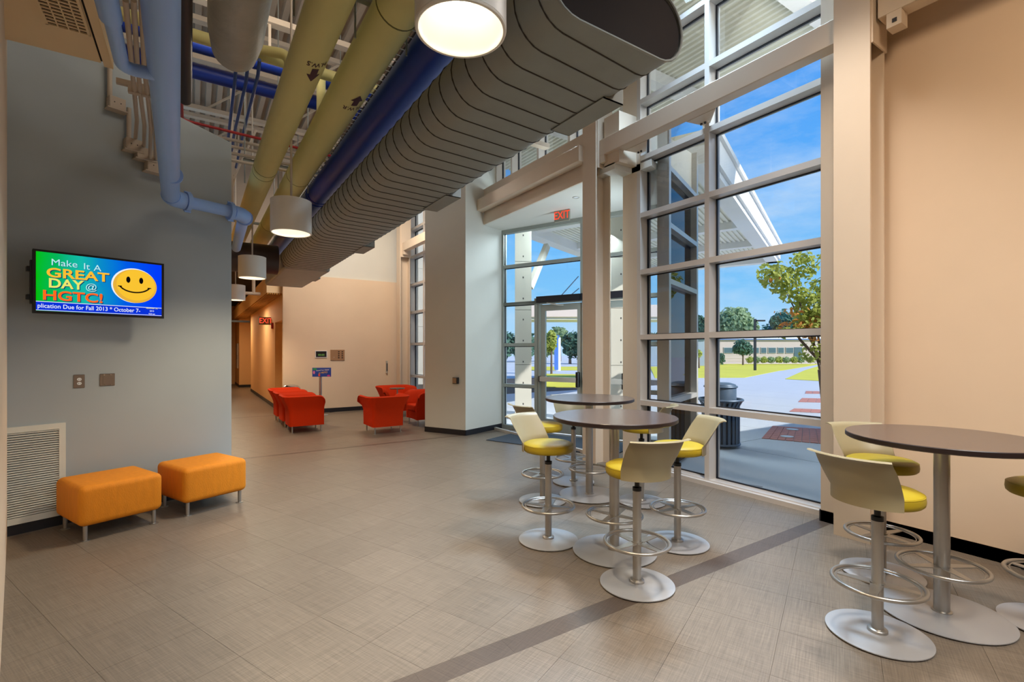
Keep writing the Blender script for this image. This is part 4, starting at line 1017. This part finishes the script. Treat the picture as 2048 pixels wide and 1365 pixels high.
def side_table(x, y, z, label):
    t = thing('side_table', label, 'table', (x, y, 0), 0, 'small round side tables')
    obj('tabletop', MB().lathe([(0.155, z-0.018), (0.165, z-0.012), (0.165, z), (0, z)], 32, smooth=False), M['table_top'], t)
    obj('post', MB().lathe([(0.016, 0.01), (0.016, z-0.018)], 12), M['metal'], t); obj('base_plate', MB().lathe([(0.15, 0), (0.15, 0.008), (0.02, 0.014)], 28), M['metal_base'], t)
side_table(3.74, 10.36, 0.755, 'small round side table left of the other one by the far red chairs')
side_table(4.30, 10.62, 0.68, 'small round side table nearer the far window')
# dome-lid waste bin behind the left chairs
p = AT(582, 780, 11.68)
t = thing('waste_bin', 'round waste bin with a polished steel dome lid behind the left row of chairs', 'bin', (p[0], p[1], 0))
obj('body', MB().lathe([(0.19, 0), (0.19, 0.60), (0.20, 0.62)], 32), M['black'], t)
obj('dome_lid', MB().lathe([(0.215, 0.62), (0.215, 0.655), (0.20, 0.70), (0.15, 0.745), (0.08, 0.765), (0, 0.77)], 32), M['chrome'], t)
# sign stand
p = AT(641, 745, 11.9)
ss = thing('sign_stand', 'blue printed sign on a slim metal post in front of the back wall', 'sign', (p[0], p[1], 0), mid(0.18))
obj('post', MB().lathe([(0.035, 0.01), (0.035, 1.0)], 20), M['metal'], ss); obj('base_plate', MB().lathe([(0.18, 0), (0.18, 0.01), (0.04, 0.014)], 28), M['metal_base'], ss)
bd = obj('sign_board', MB().box(-0.18, 0.255, -0.05, -0.04, 0.945, 1.165), emat('sign_blue', lin(20, 60, 140), 0.8) if False else mat('sign_blue', lin(20, 70, 170), 0.4, noise=(9, 0.3)), ss)
for (x, z, w_, h_, c_) in ((-0.12, 1.13, 0.10, 0.05, (30, 150, 90)), (0.20, 0.97, 0.08, 0.04, (200, 60, 150)), (-0.14, 1.05, 0.05, 0.08, (210, 120, 170)), (-0.02, 0.985, 0.05, 0.06, (210, 80, 70))):
    obj('printed_patch', MB().prism([(x+w_/2*math.cos(a*PI/5), z+h_/2*math.sin(a*PI/5)) for a in range(10)], 0, 0.001), mat('sign_patch', lin(*c_), 0.5), bd)
for ch in list(bd.children):
    for v in ch.data.vertices: v.co = Vector((v.co.x, -0.0505-v.co.z, v.co.y))
obj('lettering', place(text_mesh('Attend Your Classes', 0.042, 0.0006, 0.85), (0.06, -0.053, 1.105), (1, 0, 0.08), (0, 0, 1)), M['white'], bd)
obj('lettering', place(text_mesh('at HGTC!', 0.056, 0.001, 0.9), (0.07, -0.053, 1.045), (1, 0, 0.08), (0, 0, 1)), mat('sign_gold', lin(230, 190, 60), 0.5), bd)

# wall devices on the back wall
def on_back(px0, px1, py0, py1, m, name, label, cat, th=0.02):
    Y = 12.4
    A_, B_ = [], []
    def hit(px, py):
        r = (px-CX)/F; c = 13.0*(r*K+S)/(K-r*S); Yh = K*13.0+S*c; return c, H+(HY-py)*Yh/F
    c0, z1 = hit(px0, py0); c1, z0 = hit(px1, py1)
    t = thing(name, label, cat, ((c0+c1)/2, 13.0, (z0+z1)/2))
    w_, h_ = (c1-c0)/2, (z1-z0)/2
    obj('plate', MB().box(-w_, w_, -th, 0, -h_, h_), m, t, bevel=0.003)
    return t, w_, h_
t, w_, h_ = on_back(630, 654, 702, 716, M['white'], 'display_panel', 'small black screen in a pale frame on the back wall', 'screen')
sc2 = obj('screen', MB().box(-w_*0.88, w_*0.88, -0.024, -0.02, -h_*0.78, h_*0.86), M['black'], t)
obj('lettering', place(text_mesh('88:88', 0.07, 0.001), (0, -0.0255, -h_*0.2), (1, 0, 0), (0, 0, 1)), emat('dim_green', lin(90, 120, 60), 1), sc2)
t, w_, h_ = on_back(661, 689, 700, 721, mat('bronze_plate', lin(176, 138, 104), 0.4, 0.4, noise=(6, 0.05)), 'annunciator_panel', 'bronze wall panel with two columns of small buttons', 'control panel')
for i in range(4):
    for x in (0.05, 0.55): obj('button', MB().box(w_*x, w_*x+0.035, -0.028, -0.02, h_*(0.62-i*0.38)-0.012, h_*(0.62-i*0.38)+0.012), M['table_edge'], t)
obj('lamp', MB().lathe([(0.01, 0), (0.01, 0.01)], 8), M['white'], t).location = (-w_*0.55, -0.022, -h_*0.45)
t, w_, h_ = on_back(771.5, 775, 722, 747, M['alu'], 'door_pull', 'narrow metal pull plate at the right end of the back wall', 'handle', 0.03)
obj('grip', MB().box(-0.01, 0.01, -0.045, -0.03, -h_*0.6, h_*0.6), M['base_black'], t)
# card reader on the pillar
dP = Vector((P2[0]-P1[0], P2[1]-P1[1])).normalized(); q = addv(P1, dP, 0.787*math.hypot(P2[0]-P1[0], P2[1]-P1[1]))
t = thing('door_button', 'small black and steel push plate on the pale pillar', 'switch', (q[0], q[1], 1.02), math.atan2(dP.y, dP.x))
obj('housing', MB().box(-0.06, 0.06, -0.055, 0, -0.06, 0.06), M['black'], t, bevel=0.006); obj('push_plate', MB().box(-0.05, 0.035, -0.062, -0.055, -0.05, 0.05), M['steelplate'], t)
# exit signs
def exit_sign(loc, rz, w_, h_, label, gl=False):
    t = thing('exit_sign', label, 'sign', loc, rz)
    obj('housing', MB().box(-w_/2, w_/2, -0.02, 0.02, 0, h_), M['exit_body'], t, bevel=0.004)
    obj('lettering', place(text_mesh('EXIT', h_*0.95, 0.0015, 0.80), (0, -0.022, h_*0.5), (1, 0, 0), (0, 0, 1)), M['exit'], t)
    obj('lettering', place(text_mesh('EXIT', h_*0.95, 0.0015, 0.80), (0, 0.022, h_*0.5), (-1, 0, 0), (0, 0, 1)), M['exit'], t)
    if gl: obj('canopy_mount', MB().lathe([(0.05, h_), (0.05, h_+0.04)], 16), M['exit_body'], t)
    return t
p = AT(1124.5, 443, 8.45)
exit_sign((p[0], p[1], p[2]), math.atan2(ED[1], ED[0]), 0.30, 0.20, 'red lit EXIT sign hanging from the white entry ceiling', True)
p = AT(530, 650, 13.9)
exit_sign((p[0]+0.02, p[1], p[2]), 0, 0.36, 0.22, 'red lit EXIT sign on the ochre corridor wall')
t = thing('fire_strobe', 'small red fire alarm strobe on the corridor wall beside the EXIT sign', 'alarm', (1.83, 15.0, 2.30))
obj('housing', MB().box(-0.05, 0, -0.05, 0.05, -0.10, 0.06), M['redpipe'], t); obj('lens', MB().box(-0.07, -0.05, -0.03, 0.03, 0.0, 0.05), M['white'], t)
t = thing('recessed_light', 'small round downlight in the white entry ceiling', 'lamp', (*AT(1152, 395, 7.74)[:2], 4.03))
obj('trim_ring', MB().torus(0.05, 0.008, 0, 24, 6), M['alu'], t); obj('lens', MB().lathe([(0.04, -0.002), (0.04, 0.0)], 16), M['white'], t)
t = thing('extinguisher_cabinet', 'recessed wall cabinet far down the corridor', 'cabinet', (1.60, 25.0, 1.0))
obj('door', MB().box(-0.035, -0.005, -0.5, 0.5, -0.2, 0.9), M['alu'], t); obj('handle', MB().box(-0.05, -0.03, -0.4, -0.36, 0.2, 0.4), M['black'], t)
# entry mat
q = [FL(975+40, 879), FL(1060, 862), FL(1166, 895), FL(1168, 880)]
mm_ = [ept(0.55, -0.15), ept(2.9, -0.15), ept(2.9, -1.25), ept(0.55, -1.25)]
single('door_mat', MB().prism(mm_, 0.0, 0.012), M['mat'], 'blue-grey speckled mat inside the entry doors', 'mat')

# ------------------------------------------------------------------ outside
gz = -0.05
struct('ground', MB().prism([(5.3, -30), (120, -30), (120, 120), (-40, 120), (-40, 30), (2.4, 27), (5.3, 13.3)], gz-0.3, gz-0.02), M['pave'])
def gpoly(pts, z0, z1): return MB().prism([FL(x, y, gz)[:2] for x, y in pts], z0, z1)
# plaza concrete slabs on the building grid
pl = struct('plaza', MB().prism([(5.28, -12), (40, -12), (40, 24), (5.28, 24)], gz-0.06, gz-0.012), M['slab'])
for i in range(7):
    for j in range(9):
        x0, y0 = 5.3+i*2.3, -8+j*2.6
        obj('paving_slab', MB().box(x0+0.006, x0+2.294, y0+0.006, y0+2.594, gz-0.012, gz), M['pave'], pl)
obj('far_paving', MB().box(5.3+16.1, 40, -12, 24, gz-0.012, gz), M['pave'], pl)
def lawn(pts, label):
    o = single('lawn', gpoly(pts, gz-0.01, gz+0.015), M['grass'], label, 'lawn'); o['kind'] = 'stuff'
lawn([(1310, 757), (1490, 756), (1560, 742), (1640, 729), (1640, 728.5), (1400, 728.5), (1400, 734), (1300, 734)], 'yellow-green lawn left of the curved path seen through the tall window')
lawn([(1570, 759), (1680, 765), (1900, 765), (1900, 729), (1650, 729), (1610, 741)], 'yellow-green lawn right of the curved path behind the maple')
lawn([(1080, 775), (1166, 775), (1280, 778), (1280, 752), (1080, 748)], 'lawn just outside the entry doors')
lawn([(1040, 741), (1280, 741), (1280, 734), (1040, 734)], 'lawn farther off behind the banner post, seen through the doors')
# red pavers
def pavers(pts, label, nx, ny):
    P = [Vector(FL(x, y, gz)) for x, y in pts]
    t = thing('brick_paving', label, 'paving', tuple(P[0]))
    for i in range(nx):
        for j in range(ny):
            def Q(u, v): return (P[0]*(1-u)+P[1]*u)*(1-v)+(P[3]*(1-u)+P[2]*u)*v-P[0]
            e = 0.03; c = [Q((i+e)/nx, (j+e)/ny), Q((i+1-e)/nx, (j+e)/ny), Q((i+1-e)/nx, (j+1-e)/ny), Q((i+e)/nx, (j+1-e)/ny)]
            obj('brick', MB().prism([(a.x, a.y) for a in c], -0.01, 0.012), M['brick'], t)
    return t
bp_ = pavers([(1545, 853), (1670, 861), (1690, 893), (1523, 878)], 'red brick paving patch outside the tall window', 10, 8)
for k, (x, y) in enumerate(((1585, 861), (1574, 875.5))):
    p = FL(x, y, gz); q = Vector(p)-Vector(bp_.location)
    obj('cover_disc', MB().lathe([(0.11, 0), (0.11, 0.022)], 24, (q.x, q.y, 0)), M['alu'], bp_)
pavers([(1612, 783), (1720, 785), (1730, 790), (1610, 788)], 'farthest thin strip of red brick paving', 8, 2)
pavers([(1604, 797), (1730, 800), (1740, 808), (1596, 805)], 'middle strip of red brick paving', 8, 2)
pavers([(1588, 818), (1740, 824), (1750, 832), (1578, 824)], 'nearest strip of red brick paving', 8, 2)

# roof overhang above the tall window
ov = MB()
for i in range(35):
    x = 5.30+i*0.145
    ov.add([(x, -8, 7.6), (x+.05, -8, 7.6), (x+.07, -8, 7.65), (x+.125, -8, 7.65), (x+.145, -8, 7.6)]+[(x, 13.6, 7.6), (x+.05, 13.6, 7.6), (x+.07, 13.6, 7.65), (x+.125, 13.6, 7.65), (x+.145, 13.6, 7.6)],
           [(j, j+1, j+6, j+5)[::-1] for j in range(4)])
ov.box(5.3, 10.36, -8, 13.6, 7.66, 8.0); ov.box(10.36, 10.44, -8, 13.6, 7.55, 8.1)
roof = struct('roof_overhang', ov, M['canopy_deck'])
for a_ in (-2, 1.0, 4.0, 7.0, 10.0): obj('roof_beam', MB().box(5.3, 10.36, a_, a_+0.3, 7.35, 7.6), M['canopy'], roof)
struct('wall_outside_upper', MB().box(5.28, 5.32, -8, 13.6, 6.5, 7.7), M['canopy'])
struct('wall_outside_wing', MB().box(5.35, 14.5, -10, -1.0, -0.1, 4.9), M['concrete'])
ww = thing('garden_wall', 'pale sunlit concrete wall outside the far window', 'wall', (7.0, 22.0, gz))
for i in range(3):
    for j in range(3): obj('concrete_panel', MB().box(i*1.8+0.005, i*1.8+1.795, 0, 0.25, j*2.8+0.005, j*2.8+2.795), M['concrete'], ww)
# entry canopy
cn = struct('entry_canopy')
E0 = ept(3.95, 0.25); 
def cpt(u, v): return (E0[0]+EN[0]*u-ED[0]*v, E0[1]+EN[1]*u-ED[1]*v)     # u outward, v across to the left
zt_, zb_ = 5.20, 4.75; CLN, CWD = 10.9, 5.3
for u in range(3):
    u0, u1 = u*CLN/3, (u+1)*CLN/3
    obj('fascia_panel', MB().prism([cpt(u0+0.01, -0.06), cpt(u1-0.01, -0.06), cpt(u1-0.01, 0.0), cpt(u0+0.01, 0.0)], zb_+0.02, zt_), M['canopy'], cn)
obj('roof_edge', MB().prism([cpt(0, -0.12), cpt(CLN+0.1, -0.12), cpt(CLN+0.1, 0.1), cpt(0, 0.1)], zt_, zt_+0.10), M['canopy'], cn)
obj('edge_beam', MB().prism([cpt(0, 0), cpt(CLN, 0), cpt(CLN, 0.35), cpt(0, 0.35)], zb_-0.1, zb_+0.3), M['canopy'], cn)
obj('edge_beam', MB().prism([cpt(0, CWD-0.35), cpt(CLN, CWD-0.35), cpt(CLN, CWD), cpt(0, CWD)], zb_-0.1, zb_+0.3), M['canopy'], cn)
obj('edge_beam', MB().prism([cpt(CLN-0.35, 0), cpt(CLN, 0), cpt(CLN, CWD), cpt(CLN-0.35, CWD)], zb_-0.1, zt_), M['canopy'], cn)
for u in (2.6, 5.2, 7.8): obj('cross_beam', MB().prism([cpt(u, 0.3), cpt(u+0.25, 0.3), cpt(u+0.25, CWD-0.3), cpt(u, CWD-0.3)], zb_-0.02, zb_+0.3), M['canopy'], cn)
rb = MB()
for k in range(36):
    v = 0.35+k*0.13; rb.prism([cpt(0.1, v), cpt(CLN-0.3, v), cpt(CLN-0.3, v+0.06), cpt(0.1, v+0.06)], zb_+0.16, zb_+0.2)
obj('deck_ribs', rb, M['canopy_deck'], cn, kind='stuff')
obj('deck', MB().prism([cpt(0, 0), cpt(CLN, 0), cpt(CLN, CWD), cpt(0, CWD)], zb_+0.2, zt_), M['canopy_deck'], cn)
# concrete pylons with tie holes
def pylon(px0, px1, Y, z1, label, left=True):
    a = CW((px0-CX)*Y/F, Y); b = CW((px1-CX)*Y/F, Y); t = thing('concrete_pylon', label, 'column', (a[0], a[1], gz), mid(0))
    w_ = math.hypot(b[0]-a[0], b[1]-a[1])
    zs_ = [0, 1.3, 2.6, 3.75, z1]
    for j in range(4): obj('concrete_panel', MB().box(0, w_, 0, 0.35, zs_[j]+0.005, zs_[j+1]-0.005), M['concrete'], t)
    for j in range(9): obj('tie_hole', MB().box(w_*.5-.012, w_*.5+.012, -0.003, 0.002, 0.35+j*0.5, 0.39+j*0.5), M['tie'], t)
    return t
pylon(1030, 1063, 11.5, 4.7, 'tall precast concrete pylon outside the left sidelight of the entry')
pylon(1222, 1262, 11.0, 4.7, 'tall precast concrete pylon outside the right entry door')
a = AT(1060, 575, 11.9); b = AT(1094, 492, 12.6)
single('canopy_brace', MB().bar(a, b, 0.12, 0.16), M['concrete'], 'grey diagonal brace from the concrete pylon to the canopy', 'brace')
for k, (xx, yy) in enumerate((((1115, 600), (1157, 553)), ((1140, 592), (1158, 577)))):
    single('stay_cable', MB().tube([AT(*xx, 20), AT(*yy, 20)], 0.02, 6), M['bin'], 'thin %s stay cable seen against the sky above the doors' % ('upper', 'lower')[k], 'cable')
# far walkway canopy
p0 = CW(-1.2+1.6, 26); fw = thing('walkway_canopy', 'beige flat-roofed walkway far beyond the entry doors', 'canopy', (p0[0], p0[1], gz), mid(0))
obj('roof_slab', MB().box(0, 9, 0, 2.5, 3.45, 4.10), mat('pink_beige_fascia', lin(222, 206, 196), 0.7, noise=(1, 0.03)), fw); obj('soffit', MB().box(0.1, 8.9, 0.1, 2.4, 3.30, 3.45), M['canopy_deck'], fw)
for x in (0.3, 8.4): obj('post', MB().box(x, x+0.2, 1.0, 1.2, 0, 3.3), M['concrete'], fw)
# banner post
p = CW((1114-CX)*39/F, 39); bn = thing('banner_post', 'tall blue and white banner post on the far lawn', 'sign', (p[0], p[1], gz), mid(0))
obj('post', MB().box(-0.10, 0.30, 0, 0.2, 0, 2.7), M['white'], bn); obj('banner', MB().box(-0.22, 0.1, -0.05, -0.0, 0.1, 2.6), M['banner'], bn)
obj('top_emblem', MB().prism([(-0.55, 2.62), (0.1, 2.55), (0.2, 2.85), (-0.1, 2.9)], 0, 0.05), M['banner'], bn)
for v in bn.children[-1].data.vertices: v.co = Vector((v.co.x, -v.co.z-0.05, v.co.y))

# litter bin outside
p = FL(1441, 893, gz)
lb2 = thing('litter_bin', 'blue-grey slatted outdoor litter bin with a domed hood beyond the tall window', 'bin', (p[0], p[1], gz))
obj('liner', MB().lathe([(0.27, 0.06), (0.27, 0.76)], 28), M['bin_dark'], lb2)
for i in range(24):
    a_ = 2*PI*i/24; d = Vector((math.cos(a_), math.sin(a_), 0))
    m_ = MB(); m_.bar(d*0.295+Vector((0, 0, 0.06)), d*0.295+Vector((0, 0, 0.70)), 0.045, 0.012, up=tuple(d)); m_.bar(d*0.295+Vector((0, 0, 0.70)), d*0.345+Vector((0, 0, 0.79)), 0.045, 0.012, up=tuple(d))
    obj('slat', m_, M['bin'], lb2)
obj('top_rim', MB().torus(0.345, 0.022, 0.80, 40, 8), M['bin'], lb2); obj('base_ring', MB().torus(0.30, 0.018, 0.06, 40, 8), M['bin'], lb2)
obj('hood', MB().lathe([(0.25, 0.78), (0.25, 1.02), (0.235, 1.06), (0.16, 1.085), (0.0, 1.09)], 32), M['bin'], lb2)
obj('hood_rim', MB().torus(0.255, 0.018, 1.02, 36, 8), M['bin'], lb2); obj('foot', MB().lathe([(0.10, 0), (0.08, 0.05)], 16), M['bin_dark'], lb2)

# far building
p0 = CW((1436-CX)*60/F, 60); fb_ = thing('school_building', 'long cream single-storey building with a band of windows across the lawn', 'building', (p0[0], p0[1], gz), mid(0))
u = 60/F
obj('wall', MB().box(0, 30, 0, 8, 0, 2.95), M['bldg'], fb_); obj('fascia', MB().box(-0.3, 30.3, -0.15, 8, 2.95, 3.5), M['canopy'], fb_); obj('fascia_stripe', MB().box(-0.3, 30.3, -0.19, -0.15, 2.97, 3.09), M['stripe_blue'], fb_)
for i, (x0, x1) in enumerate(((1447, 1466), (1468, 1500), (1503, 1518), (1521, 1533), (1536, 1552), (1555, 1568), (1571, 1587))):
    wn = obj('window', MB().box((x0-1436)*u, (x1-1436)*u, -0.06, 0.0, 1.30, 2.05), M['alu'], fb_); obj('pane', MB().box((x0-1436)*u+0.06, (x1-1436)*u-0.06, -0.075, -0.06, 1.36, 1.99), M['bldg_win'], wn)
obj('door', MB().box((1588-1436)*u, (1604-1436)*u, -0.06, 0, 0.6, 2.05), M['bldg_win'], fb_)
for z in (0.35, 0.7, 1.05): obj('block_course', MB().box(0, 30, -0.02, 0, z-0.012, z+0.012), M['concrete'], fb_)
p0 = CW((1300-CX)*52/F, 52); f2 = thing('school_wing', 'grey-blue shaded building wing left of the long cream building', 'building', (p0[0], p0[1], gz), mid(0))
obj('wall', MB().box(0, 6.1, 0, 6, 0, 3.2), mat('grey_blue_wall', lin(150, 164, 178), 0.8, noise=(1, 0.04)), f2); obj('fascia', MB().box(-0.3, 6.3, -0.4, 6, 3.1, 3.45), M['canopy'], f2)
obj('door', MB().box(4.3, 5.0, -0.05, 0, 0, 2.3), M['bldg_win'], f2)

# plants: leaves scattered as small folded cards of real size
def foliage(blobs, size, count, m2=None, seed=1):
    rnd = random.Random(seed); mb = MB(); tot = sum(b[3]*b[4]*b[5] for b in blobs)
    for bx, by, bz_, rx, ry, rz_2 in blobs:
        k = max(8, int(count*rx*ry*rz_2/tot))
        for _ in range(k):
            while True:
                v = Vector((rnd.uniform(-1, 1), rnd.uniform(-1, 1), rnd.uniform(-1, 1)))
                if 0.15 < v.length < 1: break
            v = v*(0.75+0.25*rnd.random())
            c = Vector((bx+v.x*rx, by+v.y*ry, bz_+v.z*rz_2))
            nrm = (v.normalized()+Vector((rnd.gauss(0, .6), rnd.gauss(0, .6), rnd.gauss(0.3, .6)))).normalized()
            a = nrm.cross(Vector((rnd.gauss(0, 1), rnd.gauss(0, 1), rnd.gauss(0, 1)))).normalized(); b = nrm.cross(a)
            s_ = size*rnd.uniform(0.6, 1.25)
            mb.add([c-a*s_, c-b*s_*0.55+nrm*s_*.15, c-a*s_*0.1-b*s_*.6, c+a*s_, c+b*s_*0.55+nrm*s_*.15], [(0, 1, 2), (0, 2, 3), (0, 3, 4)])
    return mb
# maple
tr = Vector(FL(1652, 880, gz)); mp_ = thing('maple_tree', 'young maple tree with green and orange leaves right outside the tall window', 'tree', tuple(tr))
Yt = 9.0
def rp(px, py, dY=0): return Vector(AT(px, py, Yt+dY))-tr
obj('trunk', MB().tube([(0, 0, 0), rp(1647, 800), rp(1640, 740)], [0.05, 0.045, 0.04], 10), M['bark'], mp_)
for pts in ([(1642, 745), (1632, 700), (1600, 640), (1575, 590), (1548, 555)], [(1640, 735), (1625, 680), (1597, 600), (1590, 540)], [(1643, 745), (1640, 700), (1632, 640), (1640, 580)], [(1637, 720), (1600, 680), (1590, 660)], [(1641, 730), (1660, 640), (1680, 560)]):
    obj('branch', MB().tube([rp(x, y, 0.1*i) for i, (x, y) in enumerate(pts)], [0.03, 0.024, 0.016, 0.010, 0.006][:len(pts)], 7), M['bark'], mp_)
def bl(px, py, rx, rz, dY=0, ry=0.35):
    q = rp(px, py, dY); u = Yt/F; return (q.x, q.y, q.z, rx*u, ry, rz*u)
o = obj('foliage', foliage([bl(1548, 550, 36, 32), bl(1570, 572, 26, 24), bl(1603, 535, 24, 38), bl(1615, 520, 18, 18), bl(1592, 590, 24, 24), bl(1615, 610, 36, 34), bl(1635, 640, 38, 40), bl(1640, 580, 24, 30, 0.3),
                           bl(1608, 655, 26, 20), bl(1575, 665, 22, 12), bl(1630, 705, 18, 26), bl(1690, 590, 60, 80), bl(1720, 640, 60, 60)], 0.060, 2700, seed=3), M['leaf'], mp_); o['kind'] = 'stuff'
o = obj('autumn_leaves', foliage([bl(1582, 625, 10, 10), bl(1595, 655, 22, 16), bl(1622, 665, 18, 20), bl(1640, 640, 14, 22), bl(1537, 560, 8, 7)], 0.055, 230, seed=4), M['leaf_orange'], mp_); o['kind'] = 'stuff'
def tree(px, py_base, Y, blobs, m, label, size=0.3, count=900, trunk=True, seed=5, name='tree'):
    p = Vector((*CW((px-CX)*Y/F, Y), gz)); t = thing(name, label, 'tree' if name != 'shrub' else 'shrub', tuple(p))
    bs = []
    for bx, by, rx, rz in blobs:
        q = Vector(AT(bx, by, Y))-p; bs.append((q.x, q.y, q.z, rx*Y/F, min(rx, rz)*Y/F, rz*Y/F))
    f_ = obj('foliage', foliage(bs, size, count, seed=seed), m, t); f_['kind'] = 'stuff'
    if trunk:
        top = Vector(AT(px, blobs[0][1], Y))-p
        obj('trunk', MB().tube([(0, 0, 0), (top.x*0.5, top.y*0.5, top.z*0.5), tuple(top)], [0.16*size/0.3, 0.12*size/0.3, 0.05], 8), M['bark'], t)
    return t
tree(1486, 727, 55, [(1485, 695, 24, 17), (1475, 700, 14, 10), (1497, 702, 12, 10)], M['leaf_dark'], 'round-headed small tree in front of the long cream building', 0.20, 900, seed=6)
tree(1398, 727, 45, [(1397, 708, 7, 9)], M['leaf'], 'slim pale young tree on the lawn at the left of the middle mullion', 0.16, 260, seed=7)
tree(1470, 727, 90, [(1470, 640, 42, 28), (1445, 650, 26, 24), (1495, 655, 28, 22)], M['leaf_soft'], 'large soft green tree behind the long cream building', 0.55, 2200, seed=8)
tree(1400, 727, 88, [(1395, 650, 18, 20), (1412, 652, 14, 18)], M['leaf_dark'], 'dark green tree behind the grey-blue wing', 0.5, 1200, seed=9)
tree(1570, 727, 92, [(1565, 645, 40, 26), (1540, 662, 30, 14), (1600, 650, 40, 30), (1660, 650, 60, 40)], M['leaf_dark'], 'dark evergreen mass behind the maple', 0.55, 2400, seed=10)
tree(1103, 735, 34, [(1103, 682, 11, 24), (1097, 690, 9, 16)], M['leaf'], 'pale yellow-green young tree left of the banner post', 0.16, 800, seed=11)
tree(1140, 725, 60, [(1142, 690, 20, 28), (1170, 690, 30, 34)], M['leaf_dark'], 'dense dark evergreen seen through the entry door', 0.35, 1800, seed=12)
tree(1120, 725, 75, [(1118, 672, 24, 20), (1090, 690, 30, 26)], M['leaf_soft'], 'grey-green bare-topped tree behind the banner post', 0.4, 1500, seed=13)
tree(1050, 725, 70, [(1050, 690, 30, 30), (1010, 690, 30, 30)], M['leaf_dark'], 'dark tree beyond the left sidelight', 0.45, 900, seed=14)
tree(1240, 725, 70, [(1250, 690, 40, 30), (1300, 690, 40, 30)], M['leaf_dark'], 'dark tree beyond the right entry door', 0.45, 1100, seed=15)
for k, x in enumerate((1500, 1514, 1528, 1543, 1558, 1573, 1588, 1602, 1622)):
    tree(x, 728, 56, [(x, 720, 11, 7.5)], M['leaf_soft'] if k % 2 else M['leaf'], '%s low rounded hedge shrub along the foot of the long cream building' % ('leftmost', 'second from the left', 'third from the left', 'fourth from the left', 'middle', 'fourth from the right', 'third from the right', 'second from the right', 'rightmost')[k], 0.11, 300, False, 20+k, 'shrub')
tree(1443, 727, 50, [(1443, 718, 8, 13)], M['leaf_dark'], 'dark upright shrub at the left corner of the long cream building', 0.12, 260, False, 31, 'shrub')
# light pole
p = CW((1510-CX)*40/F, 40); lp = thing('light_pole', 'dark lamp post with a flat head on the lawn', 'lamp post', (p[0], p[1], gz), mid(0))
obj('pole', MB().box(-0.08, 0.08, -0.08, 0.08, 0, 4.25), M['base_black'], lp); obj('lamp_head', MB().box(0.1, 0.78, -0.15, 0.15, 4.05, 4.17), M['base_black'], lp); obj('arm', MB().box(0, 0.2, -0.03, 0.03, 4.08, 4.14), M['base_black'], lp)
